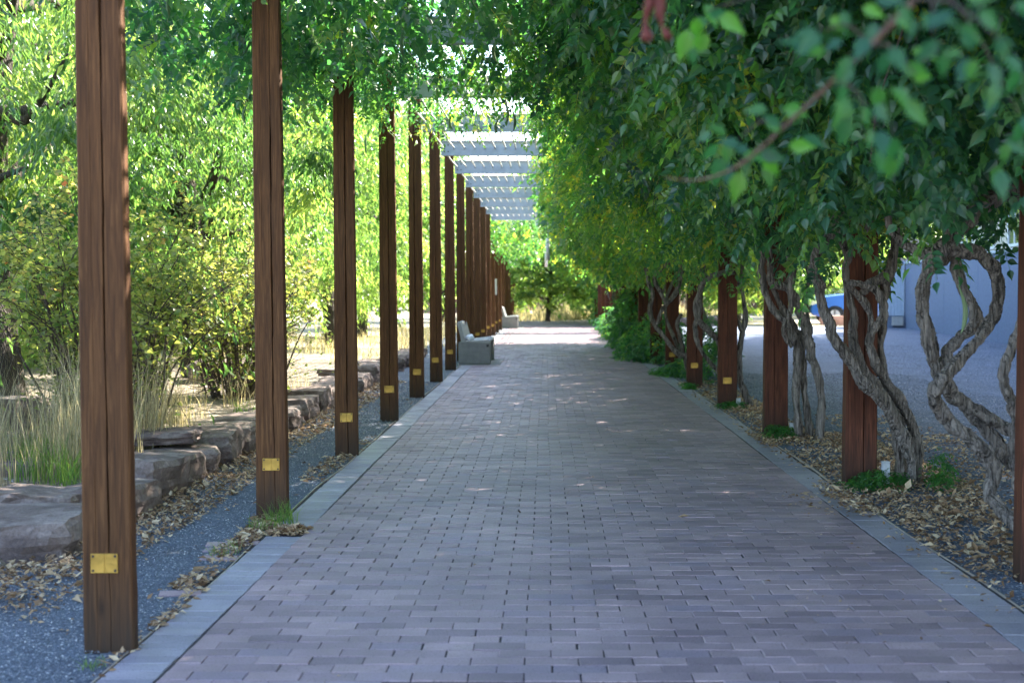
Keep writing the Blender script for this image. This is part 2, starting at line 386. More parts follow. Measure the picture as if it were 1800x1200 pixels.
def lay(kind, rows, first, mats, nparts):
    """rows: list of (cx, cy, lx, ly); nearest become parts, the rest one part of kind stuff"""
    rows = sorted(rows, key=lambda r: r[1]); q = np.random.default_rng(first)
    meshes = {}; SV, SF, SR, o = [], [], [], 0
    for k, (cx, cy, lx, ly) in enumerate(rows):
        tilt = q.normal(0, .0036, 2); dz = q.normal(-.001, .0008); rz = q.normal(0, .004); jx, jy = q.normal(0, .0012, 2)
        if k < nparts:
            key = (round(lx, 3), k % 5)
            if key not in meshes:
                V, Fc = brick_raw(lx - .0028 - .0007 * (k * 7 % 5), ly - .0026 - .0006 * (k % 5)); V = V + q.normal(0, .0009, V.shape)
                meshes[key] = npmesh(kind, V, Fc); meshes[key].materials.append(mats[0])
            ob = bpy.data.objects.new(kind, meshes[key]); COL.objects.link(ob); ob.parent = bed
            ob.location = (cx + jx, cy + jy, dz); ob.rotation_euler = (tilt[0], tilt[1], rz)
        else:
            V, Fc = brick_raw(lx - q.uniform(.0025, .006), ly - q.uniform(.002, .0055)); V = V + q.normal(0, .0012, V.shape)
            V[:, 2] += V[:, 0] * tilt[1] + V[:, 1] * tilt[0] + dz
            x = V[:, 0] - V[:, 1] * rz; y = V[:, 1] + V[:, 0] * rz
            V[:, 0] = x + cx + jx; V[:, 1] = y + cy + jy
            SV.append(V); SF.append(Fc + o); o += len(V); SR.append(np.full(len(V), q.uniform()))
    s = link(kind, npmesh(kind, np.concatenate(SV), np.concatenate(SF), np.concatenate(SR)), mats[1], bed)
    tag(s, kind='stuff')
rows = []
nc = int((Y1 - Y0) / CY)
def drift(x, y): return .010 * math.sin(y * .9 + x * .7) + .006 * math.sin(y * 2.3 - x * 1.9)
for c in range(nc):
    y = Y0 + (c + .5) * CY; odd = c % 2
    for k in range(17 if odd else 16):
        if odd:
            a, b = XL + (k - .5) * BLX, XL + (k + .5) * BLX; a, b = max(a, XL), min(b, XR)
        else: a, b = XL + k * BLX, XL + (k + 1) * BLX
        rows.append(((a + b) / 2 + .5 * drift(y, k * .2), y + drift((a + b) / 2, y), b - a, CY))
near = [r for r in rows if r[1] > 4.55]; nearer = [r for r in rows if r[1] <= 4.55]
lay('brick', near, 3, (M['brick_p'], M['brick_s']), 300)
rows = []
y = Y0
while y < Y1:
    for xa, xb in ((XL - .213, XL - .006), (XR + .008, XR + .223)):
        if xa < 0 and 7.35 < y < 7.62 : continue      # gap where leaves and grass fill the border by the second post
        rows.append(((xa + xb) / 2 + .006 * math.sin(y * 1.1), y + .05 + drift(xa, y), xb - xa, CY))
    y += CY
near = [r for r in rows if r[1] > 4.4]
lay('edge_paver', near, 4, (M['edge_p'], M['edge_s']), 110)
# a few extra brick remnants outside the left border
for k, (x, yy) in enumerate([(-1.72, 6.75), (-1.76, 6.95), (-1.70, 7.15), (-1.79, 7.12), (-1.70, 5.95)]):
    V, Fc = brick_raw(.19, .095); me = npmesh('brick', V, Fc); me.materials.append(M['brick_p'])
    ob = bpy.data.objects.new('brick', me); COL.objects.link(ob); ob.parent = bed; ob.location = (x, yy, .003); ob.rotation_euler = (0, .02, .05 * k)
# thin metal edging
for x0, ya, yb, lab in ((XL - .228, 3.2, 60, 'left'), (XR + .238, 3.2, 60, 'right')):
    ys = np.arange(ya, yb, .12); xs = x0 + .012 * np.sin(ys * 1.3) + .007 * np.sin(ys * 3.1 + 1) + .0
    zt = .003 + .004 * np.sin(ys * .8)
    V = []; 
    for x, yv, z in zip(xs, ys, zt): V += [(x - .003, yv, -.05), (x - .003, yv, z), (x + .004, yv, z), (x + .004, yv, -.05)]
    n = len(ys); Q = []
    for i in range(n - 1):
        for k in range(4): Q.append((i * 4 + k, i * 4 + (k + 1) % 4, i * 4 + 4 + (k + 1) % 4, i * 4 + 4 + k))
    o = link('path_edging', npmesh('path_edging', V, Q), M['edging']); tag(o, kind='structure')

# ------------------------------------------------------------------ posts
HPOST = 3.92
def post_mesh(wb, wt, dp, seed, H=HPOST, left_vertical=True, crack=True):
    """x from 0 (left face), y from 0 (front) to dp; tapering; front crack is a real groove"""
    q = np.random.default_rng(seed); n = 46; zs = np.linspace(-.05, H, n); V = []
    cx = q.uniform(.42, .62); walk = np.cumsum(q.normal(0, .012, n)); walk -= np.linspace(0, walk[-1], n)
    cw = np.convolve(np.abs(q.normal(.007, .007, n + 4)), np.ones(5) / 5, 'valid') * q.uniform(.25, 1.0) * np.clip(1.3 * np.sin(np.linspace(q.uniform(-.5, .6), q.uniform(2.6, 3.8), n)), .12, 1); cd = .022
    c2 = q.uniform(.2, .3) if cx > .5 else q.uniform(.72, .8)
    for i, z in enumerate(zs):
        u = (z + .05) / (H + .05); wd = wb + (wt - wb) * u; x0 = 0 if left_vertical else (wb - wd) / 2
        b = .007; cc = x0 + wd * np.clip(cx + walk[i] * .6, .3, .72); h = max(.0015, cw[i] * (1 - .5 * abs(u - .4)))
        gx = x0 + wd * c2; g = .0022
        front = [(x0 + b, 0), (cc - h, 0), (cc, cd), (cc + h, 0), (x0 + wd - b, 0)]
        sd = [(gx - g * .5, 0), (gx, .0022), (gx + g * .5, 0)]
        if c2 < cx: front = front[:1] + sd + front[1:]
        else: front = front[:-1] + sd + front[-1:]
        ring = front + [(x0 + wd, b), (x0 + wd, dp - b), (x0 + wd - b, dp), (x0 + b, dp), (x0, dp - b), (x0, b)]
        m = len(ring)
        V += [(x + q.normal(0, .0007), y + q.normal(0, .0006), z) for x, y in ring]
    F4 = []
    for i in range(n - 1):
        for k in range(m): F4.append((i * m + k, i * m + (k + 1) % m, (i + 1) * m + (k + 1) % m, (i + 1) * m + k))
    me = bpy.data.meshes.new('timber'); me.from_pydata([tuple(v) for v in V], [], F4 + [tuple(range((n - 1) * m, n * m))]); me.update()
    return me
plate_me = MB().box(-.053, -.001, -.006, 0, -.038, .038, .002).mesh('plate_leaf')
_p = MB().box(-.053, -.0012, -.005, 0, -.038, .038, .0015); _p.box(.0012, .053, -.005, 0, -.038, .038, .0015); _p.cyl((0, -.004, -.038), 'z', .0032, .076, 8)
plate_me = _p.mesh('brass_plate'); plate_me.materials.append(M['brass'])
screw_me = MB().cyl((0, -.0075, 0), 'y', .0052, .003, 10).mesh('screw'); screw_me.materials.append(M['screw'])
def plate(parent, cx, z, y=0):
    pl = link('brass_plate', plate_me, None, parent); pl.location = (cx, y - .001, z + random.uniform(-.012, .012)); pl.rotation_euler = (0, R(random.uniform(-1.2, 1.2)), 0)
    for a in (-.043, .043):
        for b in (-.028, .028):
            s = link('screw', screw_me, None, pl); s.location = (a, 0, b)
ORD = ['nearest', 'second nearest', 'third nearest', 'fourth nearest', 'fifth nearest', 'sixth nearest', 'seventh nearest', 'eighth nearest', 'ninth nearest', 'tenth nearest']
LD = [4.98 + 3.0 * n for n in range(19)] + [62.0 + 3 * n for n in range(7)]
shared = None
for n, D in enumerate(LD):
    r = empty('wooden_post', (-1.805, D, 0), R(random.uniform(-.6, .6)))
    if n < 8: me = post_mesh(.198, .162, .065, 40 + n); me.materials.append(M['wood_l'])
    else:
        if shared is None: shared = [post_mesh(.198, .162, .065, 80 + k) for k in range(3)]; [m_.materials.append(M['wood_l']) for m_ in shared]
        me = shared[n % 3]
    link('timber', me, None, r)
    if n < 16: plate(r, .092 + random.uniform(-.006, .012) + (-.008 if n == 0 else 0), .335)
    if n == 0: lab = 'nearest left timber post, split by a long dark crack, beside the first boulder'
    elif n == 1: lab = 'second left timber post from the camera, with a grass tuft at its foot'
    elif n < 10: lab = f'brown timber post with brass plate, {ORD[n]} in the left row of the walk'
    elif n < 14: lab = 'brown timber post in the tight far run beyond the near bench, ' + ['first', 'second', 'third', 'last'][n - 10] + ' of four'
    else: lab = 'thin looking far post of the left row beyond the white sign, ' + ['twelfth', 'eleventh', 'tenth', 'ninth', 'eighth', 'seventh', 'sixth', 'fifth', 'fourth', 'third', 'second', 'very last'][n - 14] + (' from its end' if n < 25 else ' one')
    tag(r, lab, 'post', 'timber posts along the left side of the walk')
RD = [(6.2, 2.30), (9.3, 2.165), (12.5, 2.12), (15.6, 2.085), (18.8, 2.055), (22.0, 2.04), (25.1, 2.03), (28.3, 2.02), (31.4, 2.02), (34.6, 2.02), (37.8, 2.02), (41, 2.02), (44.2, 2.02), (47.4, 2.02), (50.6, 2.02), (53.8, 2.02)]
for n, (D, x) in enumerate(RD):
    r = empty('wooden_post', (x, D, 0), 0)
    if n < 6: me = post_mesh(.232, .20, .12, 140 + n, left_vertical=False); me.materials.append(M['wood_r'])
    else:
        me = shared_r[n % 2] if n > 6 else None
        if me is None: shared_r = [post_mesh(.232, .2, .12, 160 + k, left_vertical=False) for k in range(2)]; [m_.materials.append(M['wood_r']) for m_ in shared_r]; me = shared_r[0]
    link('timber', me, None, r)
    if n > 2: plate(r, .11, .33)
    labs = {0: 'red brown post at the right edge of the photo, beside the heart shaped vine', 1: 'red brown post wrapped by twisted vines, with a white pipe at its foot',
            2: 'dark red post with a green tuft, left of the braided grey vine', 3: 'red brown post with brass plate, ringed by a vine hoop at head height',
            4: 'dark post with brass plate where the leaf litter begins on the right', 5: 'dark red post with brass plate rising from ground ivy'}
    tag(r, labs.get(n, 'dark red right hand post half buried in vines, ' + ['seventh', 'eighth', 'ninth', 'tenth', 'eleventh', 'twelfth', 'thirteenth', 'fourteenth', 'fifteenth', 'last'][n - 6] + ' in its row'), 'post', 'timber posts along the right side of the walk')

# beams and rods
def beam_mesh(L):
    b = MB(); b.box(0, L, 0, .012, 0, .20)                 # web
    b.box(0, L, -.045, .055, .2005, .213); b.box(0, L, -.045, .055, -.0125, -.0005)
    return b.mesh('web')
bm_me = beam_mesh(3.70); bm_me.materials.append(M['steel'])
bolt_me = MB().cyl((0, -.014, 0), 'y', .011, .014, 6).mesh('bolt'); bolt_me.materials.append(M['screw'])
for n, D in enumerate(LD[:17]):
    o = empty('steel_beam', (-1.62, D + .02, 3.50))
    link('web', bm_me, None, o)
    for a, b in ((.05, .05), (.05, .10), (.05, .15), (.11, .05), (.11, .15)):
        s = link('bolt', bolt_me, None, o); s.location = (a, 0, b)
    if n < 4: lab = 'grey steel beam over the walk, hidden by the leafy vine canopy'
    elif n == 4: lab = 'nearest uncovered grey steel beam, with vine tips and pods hanging over it'
    elif n < 10: lab = f'bare grey steel beam across the walk, {ORD[n-4]} of the uncovered ones'
    else: lab = 'far grey steel beam over the end of the walk'
    tag(o, lab, 'beam', 'steel beams spanning the walk')
for k in range(23):
    x = -1.575 + k * .158
    V, T3 = [], []
    pts = []
    for n in range(17):
        D = LD[n]; pts.append((x, D + .02, 3.605)); 
        if n < 16: pts.append((x + random.uniform(-.01, .01), D + 1.5, 3.605 - .02 + random.uniform(-.01, .005)))
    me = tube(pts, .0125, 'steel_rod', sides=6, per=.35)
    o = link('steel_rod', me, M['rod']); tag(o, 'thin white rod running lengthwise through the grey steel beams overhead', 'rod', 'white rods threaded through the beams')

# ------------------------------------------------------------------ benches
def bench(D, label):
    b = empty('bench', (-1.675, D, 0))
    for yy in (0, 1.55):
        MB().box(0, .61, yy, yy + .38, .012, .43, .012).build('support_block', M['concrete'], b)
    pl = MB().box(.535, .585, -.004, 0, .34, .39).build('dark_plate', M['dark'], b)
    # seat slab with a dished profile, running in depth
    top = [(.10, .455), (.16, .438), (.30, .452), (.45, .468), (.56, .478), (.60, .462), (.61, .435)]
    prof = top + [(.585, .420), (.10, .431)]
    MB().prism(prof, 'y', -.0, 1.93).build('seat', M['concrete_l'], b)
    back = [(-.03, .80), (-.005, .815), (.03, .805), (.055, .74), (.10, .56), (.135, .47), (.135, .4315), (.05, .4315), (.035, .55), (-.01, .72)]
    MB().prism(back, 'y', .02, 1.91).build('backrest', M['concrete_l'], b)
    MB().box(-.02, .80, -.12, 2.05, -.012, .009, .003).build('footing', M['concrete'], b)
    tag(b, label, 'bench', 'concrete benches along the left posts')
    return b
bench(24.6, 'nearer concrete bench with pale curved back and a white bundle on its seat')
bench(48.8, 'far small concrete bench among the last left posts')
import bmesh
bm_ = bmesh.new(); bmesh.ops.create_uvsphere(bm_, u_segments=18, v_segments=12, radius=1)
for v in bm_.verts:
    x, y, z = v.co; k = 1 + .10 * math.sin(5 * x + 3 * y) + .07 * math.sin(9 * z + 4 * y); v.co = Vector((x * .085 * k, y * .12 * k, z * .075 * k if z > -.6 else -.6 * .062 * k))
me = bpy.data.meshes.new('white_bundle'); bm_.to_mesh(me); bm_.free(); me.polygons.foreach_set('use_smooth', np.ones(len(me.polygons), bool))
o = link('white_bundle', me, M['white']); o.location = (-1.675 + .215, 24.78, .50); tag(o, 'small white crumpled bundle lying on the seat of the nearer bench', 'bundle')
# post lamps and sign
for (px, py, D, lab) in ((843, 405, 37.95, 'nearer small white globe lamp on an arm high on a left post'), (868, 438, 46.95, 'farther small white globe lamp on an arm high on a left post')):
    p = P(px, py, D); e = empty('post_lamp', (p.x, D - .12, p.z))
    s = bmesh.new(); bmesh.ops.create_uvsphere(s, u_segments=14, v_segments=10, radius=.115); me = bpy.data.meshes.new('globe'); s.to_mesh(me); s.free()
    me.polygons.foreach_set('use_smooth', np.ones(len(me.polygons), bool)); link('globe', me, M['lamp'], e)
    MB().cyl((0, 0, .10), 'z', .07, .05, 12).build('cap', M['black'], e)
    MB().box(-.09 if p.x > -1.6 else -.02, .0, -.012, .012, .12, .14).build('arm', M['black'], e)
    MB().box(-.02, .02, .0, .13, .125, .145).build('bracket', M['black'], e)
    tag(e, lab, 'lamp', 'globe lamps on the left posts')
p = P(868, 504, 43.9); e = empty('sign_panel', (p.x, 43.9, p.z))
MB().box(-.10, .10, -.02, 0, -.27, .27, .004).build('panel', M['white'], e); MB().box(-.03, .03, .0, .10, -.2, .2).build('mount', M['black'], e)
tag(e, 'tall narrow white panel fixed on a far left post at eye height', 'sign')
# hanging white tubes at the middle
for (px, py, D, L, lab) in ((963, 335, 29.02, .5, 'nearer white tube lamp hanging under the middle of a steel beam'), (960, 440, 41.02, .42, 'farther white tube lamp hanging under the middle of a steel beam')):
    p = P(px, py, D); e = empty('hanging_lamp', (p.x, D, 3.49))
    MB().cyl((0, 0, -.9), 'z', .006, .9, 8).build('cord', M['white'], e)
    MB().cyl((0, 0, -.9 - L), 'z', .045, L, 14).build('tube', M['lamp'], e, True)
    tag(e, lab, 'lamp', 'white tube lamps over the walk')
# white pipe stubs beside the right posts
for (x, D, h, lab) in ((2.445, 9.25, .17, 'short white square pipe standing in the weeds behind the twisted vine'), (2.385, 12.45, .12, 'short pale pipe stub between the second post and the braided vine'), (2.33, 15.6, .10, 'low pale pipe stub right of the post with the vine hoop')):
    e = empty('pipe_stub', (x, D, 0)); MB().box(-.026, .026, -.026, .026, 0, h, .004).build('pipe', M['pipe'], e); MB().box(-.029, .029, -.029, .029, h + .0005, h + .008, .002).build('cap', M['pipe'], e)
    tag(e, lab, 'pipe', 'white pipe stubs at the right posts')

# ------------------------------------------------------------------ leaves
def frames(d, nrm):
    d = d / (np.linalg.norm(d, axis=1)[:, None] + 1e-9)
    s = np.cross(d, nrm); s /= np.linalg.norm(s, axis=1)[:, None] + 1e-9
    n = np.cross(s, d); return s, d, n
def scatter(tv, tf, pos, d, nrm, scale, rnd, sub=None, tr=None):
    """template verts tv (k,3): x side, y along, z normal"""
    s, d, n = frames(d, nrm); k = len(tv); m = len(pos)
    V = pos[:, None] + scale[:, None, None] * (tv[None, :, 0:1] * s[:, None] + tv[None, :, 1:2] * d[:, None] + tv[None, :, 2:3] * n[:, None])
    Fc = tf[None] + (np.arange(m) * k)[:, None, None]
    rv = np.repeat(rnd[:, None], k, 1)
    if tr is not None: rv = np.clip(rv + tr[None], 0, 1)
    return V.reshape(-1, 3), Fc.reshape(-1, 3), rv.ravel()
def leaflet(L, W, fold=.18, droop=.25, serr=False):
    """folded pointed leaf, 4-10 tris"""
    if serr:
        ys = [0, .16, .38, .6, .80]; ws = [.02, .40, .5, .30, .10]
        v = []
        for y, w_ in zip(ys, ws):
            z = -droop * (y ** 2) * L
            v += [(-w_ * W, y * L + .03 * L, z + fold * w_ * W), (0, y * L, z - .0), (w_ * W, y * L + .03 * L, z + fold * w_ * W)]
        v.append((0, L, -droop * L)); f = []
        for i in range(4):
            a = i * 3
            f += [(a, a + 1, a + 4), (a, a + 4, a + 3), (a + 1, a + 2, a + 5), (a + 1, a + 5, a + 4)]
        f += [(12, 13, 15), (13, 14, 15)]
        return np.array(v, float), np.array(f, int)
    v = [(0, 0, 0), (-W / 2, L * .40, fold * W / 2), (W / 2, L * .40, fold * W / 2), (0, L * .45, -droop * .2 * L), (0, L, -droop * L)]
    f = [(0, 3, 1), (0, 2, 3), (1, 3, 4), (3, 2, 4)]
    return np.array(v, float), np.array(f, int)
def leaflet2(L, W):
    v = [(0, 0, 0), (-W / 2, L * .42, .1 * W), (W / 2, L * .42, .1 * W), (0, L, -.2 * L)]
    return np.array(v, float), np.array([(0, 2, 1), (1, 2, 3)], int)
def compound(pairs, RL, L, W, fn, droop=.35, seed=0):
    """pinnate leaf: rachis of length RL along +y, drooping in -z"""
    q = np.random.default_rng(seed); Vs, Fs, Tr, o = [], [], [], 0
    items = [(1.0, 0)] + [(.25 + .7 * (i / pairs), s) for i in range(pairs) for s in (-1, 1)]
    for u, s in items:
        b = np.array([0, u * RL, -droop * u * u * RL]); lv, lf = fn(L * q.uniform(.85, 1.1) * (1.1 if s == 0 else 1), W)
        a = s * q.uniform(.95, 1.35) + q.normal(0, .08); tl = -.25 + q.normal(0, .2); 
        ry = s * q.normal(.1, .25)
        ca, sa = math.cos(a), math.sin(a)
        x = lv[:, 0] * math.cos(ry) + lv[:, 2] * math.sin(ry); z = lv[:, 2] * math.cos(ry) - lv[:, 0] * math.sin(ry)
        y = lv[:, 1] * math.cos(tl) - z * math.sin(tl); z = z * math.cos(tl) + lv[:, 1] * math.sin(tl)
        V = np.stack([x * ca + y * sa, -x * sa + y * ca, z], -1) + b
        Vs.append(V); Fs.append(lf + o); o += len(lv); Tr.append(np.full(len(lv), q.normal(0, .06)))
    # rachis as a thin strip
    V = np.array([(-.0015, 0, 0), (.0015, 0, 0), (.001, RL, -droop * RL), (-.001, RL, -droop * RL)]); Vs.append(V); Fs.append(np.array([(0, 1, 2), (0, 2, 3)]) + o); Tr.append(np.full(4, .3))
    return np.concatenate(Vs), np.concatenate(Fs), np.concatenate(Tr)
CL_NEAR = [compound(3, .17, .066, .036, lambda L, W: leaflet(L, W, .25, .22), seed=k) for k in range(5)]
CL_HI = [compound(4, .19, .066, .038, lambda L, W: leaflet(L, W, .25, .22, True), seed=k + 10) for k in range(3)]
CL_FAR = [compound(3, .20, .085, .050, leaflet2, seed=k + 20) for k in range(3)]

def foliage_from(pos, d, nrm, scale, rnd, temps, q):
    out = []; pick = q.integers(0, len(temps), len(pos))
    for k, tp in enumerate(temps):
        m = pick == k
        if m.any(): out.append(scatter(tp[0], tp[1], pos[m], d[m], nrm[m], scale[m], rnd[m], tr=tp[2] if len(tp) > 2 else None))
    V, Fs, Rn, o = [], [], [], 0
    for v, f, r_ in out: V.append(v); Fs.append(f + o); Rn.append(r_); o += len(v)
    return np.concatenate(V), np.concatenate(Fs), np.concatenate(Rn)

def strands(starts, length, per, q, out=(0, 0), spread=.35):
    """hanging shoots: returns leaf positions and directions"""
    n = len(starts); pos, d = [], []
    az = q.uniform(0, 2 * np.pi, n); h = np.stack([np.cos(az), np.sin(az)], -1) * spread + np.array(out)
    K = 14
    u = np.linspace(0, 1, K)
    cnt = np.maximum(2, (length / per).astype(int))
    for i in range(n):
        m = cnt[i]; t = (np.arange(m) + q.uniform(0, 1)) / m
        x = starts[i, 0] + h[i, 0] * length[i] * np.sqrt(t) * .8; y = starts[i, 1] + h[i, 1] * length[i] * np.sqrt(t) * .8
        z = starts[i, 2] - length[i] * (t ** 1.3) + .06 * np.sin(t * 3)
        pos.append(np.stack([x, y, z], -1))
        a = np.arange(m) * 2.4 + q.uniform(0, 6) + q.normal(0, .4, m)
        d.append(np.stack([np.cos(a), np.sin(a), -.75 + q.normal(0, .25, m)], -1))
    return np.concatenate(pos), np.concatenate(d)
def zbot(X):      # underside of the vine mass on the right, seen in cross-section
    return np.interp(X, [-.1, .25, .6, 1.1, 1.8, 2.6, 3.4, 4.3, 5.2], [3.75, 3.25, 2.72, 2.38, 2.05, 1.92, 2.1, 2.4, 2.9])

def clumpnoise(p, s=1.0, seed=0): return vnoise(p * s, seed)

def vine_foliage(D0, D1, seed, lod, canopy, dens=1.0):
    q = np.random.default_rng(seed); L = D1 - D0
    S, ln = [], []
    def add(X, Y, Z, l): S.append(np.stack([X, Y, Z], -1)); ln.append(l)
    # mass: surface layer
    n = int(L * 62 * dens); X = q.uniform(-.05, 5.0, n); Y = q.uniform(D0, D1, n); edge = q.uniform(.1, .75, n)
    bulge = .22 * clumpnoise(np.stack([X, Y, Y * 0], -1), 1.3, 5)
    Z = zbot(X) + bulge + edge; add(X, Y, Z, q.uniform(.3, .75, n))
    # inner edge face (towards the walk), stacked
    n = int(L * 40 * dens); t = q.uniform(0, 1, n); X = -.05 + t * 1.9 + q.normal(0, .12, n); Y = q.uniform(D0, D1, n)
    add(X, Y, zbot(X) + .15 + q.uniform(0, .5, n) + .2 * clumpnoise(np.stack([X, Y, Y * 0], -1), 1.3, 5), q.uniform(.35, .8, n))
    # top
    n = int(L * 46 * dens); X = q.uniform(.1, 4.2, n); add(X, q.uniform(D0, D1, n), q.uniform(3.5, 4.25, n), q.uniform(.2, .6, n))
    # near the camera the mass hangs a little higher
    S[0][:, 2] += .45 * np.clip(5.2 - S[0][:, 1], 0, 1); S[1][:, 2] += .45 * np.clip(5.2 - S[1][:, 1], 0, 1)
    if canopy:
        n = int(L * 88 * dens * canopy); X = q.uniform(-3.0, 1.2, n); Y = q.uniform(D0, D1, n)
        nn = clumpnoise(np.stack([X, Y, X * 0], -1), 1.1, 9); k = (nn > -.62 + .35 * (X < -2.3)) & ~((X < .2) & (Y < 6.4))
        X, Y, nn = X[k], Y[k], nn[k]
        hz = np.interp((D0 + D1) / 2, [6, 9.3, 12.5, 15.6], [3.42, 3.30, 3.42, 3.60])
        add(X, Y, hz + q.uniform(0, .6, len(X)) ** 1.2, q.uniform(.15, .45, len(X)) + .8 * np.clip(nn, 0, 1) * q.uniform(0, 1, len(X)))
    S = np.concatenate(S); ln = np.concatenate(ln)
    per = .052 if lod == 0 else (.058 if lod == 1 else .12)
    pos, d = strands(S, ln, per, q)
    keep = (pos[:, 1] > D0 - .4) & (pos[:, 1] < D1 + .4); pos, d = pos[keep], d[keep]
    nrm = np.stack([q.normal(0, .5, len(pos)), q.normal(0, .5, len(pos)) - .35, np.ones(len(pos)) * .8], -1)
    sc_ = q.uniform(.7, 1.25, len(pos)) * (1.35 if lod == 2 else 1)
    cl = clumpnoise(pos, 1.5, 3); rnd = np.clip(.42 + .42 * cl + q.normal(0, .2, len(pos)) + .32 * np.clip((pos[:, 1] - 10) / 5, 0, 1), 0, .95); yel = q.uniform(0, 1, len(pos)) < .008; rnd[yel] = q.uniform(.96, 1, yel.sum())  # farther leaves get a paler tone: sunlit glow put into their colour
    # inner bulk: coarse hidden leaves added in the mass and on the trellis, blocking sun
    n = int(L * (520 if D0 < 13 else 280 if lod < 2 else 170)); X = np.where(q.uniform(0, 1, n) < (.20 if canopy > .5 else 0), q.uniform(-3.0, .6, n), q.uniform(.4, 5.0, n)); Y = q.uniform(D0, D1, n)
    kk = ~((X < .3) & (Y < 6.4)); X, Y = X[kk], Y[kk]; n = len(X); Z = np.maximum(zbot(X) + .45, 3.0) + q.uniform(0, 1, n) * .9
    bp = np.stack([X, Y, Z], -1); a = q.uniform(0, 6.28, n); bd_ = np.stack([np.cos(a), np.sin(a), q.normal(-.2, .3, n)], -1)
    pos = np.concatenate([pos, bp]); d = np.concatenate([d, bd_]); nrm = np.concatenate([nrm, np.stack([q.normal(0, .4, n) + .5, q.normal(0, .4, n) + .4, np.ones(n) * .6], -1)])
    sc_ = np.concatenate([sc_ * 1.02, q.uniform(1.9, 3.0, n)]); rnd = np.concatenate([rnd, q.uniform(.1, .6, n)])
    T = CL_HI if lod == 0 else (CL_NEAR if lod == 1 else CL_FAR)
    return foliage_from(pos, d, nrm, sc_, rnd, T, q)

def pod(parent, p, L, q, mat=None):
    k = q.uniform(-.06, .06); pts = [(p[0], p[1], p[2]), (p[0] + k * .3, p[1], p[2] - .03), (p[0] + k, p[1] + k * .3, p[2] - .03 - L * .4), (p[0] + k * .9, p[1] + k * .3, p[2] - .03 - L * .75), (p[0] + k * .4, p[1], p[2] - .03 - L)]
    me = tube(pts, [.002, .005, .0135, .012, .001], 'seed_pod', 8, .02); a = me.attributes.new('rnd', 'FLOAT', 'POINT'); a.data.foreach_set('value', np.full(len(me.vertices), q.uniform(0, 1), np.float32))
    return link('seed_pod', me, mat or M['pod'], parent)

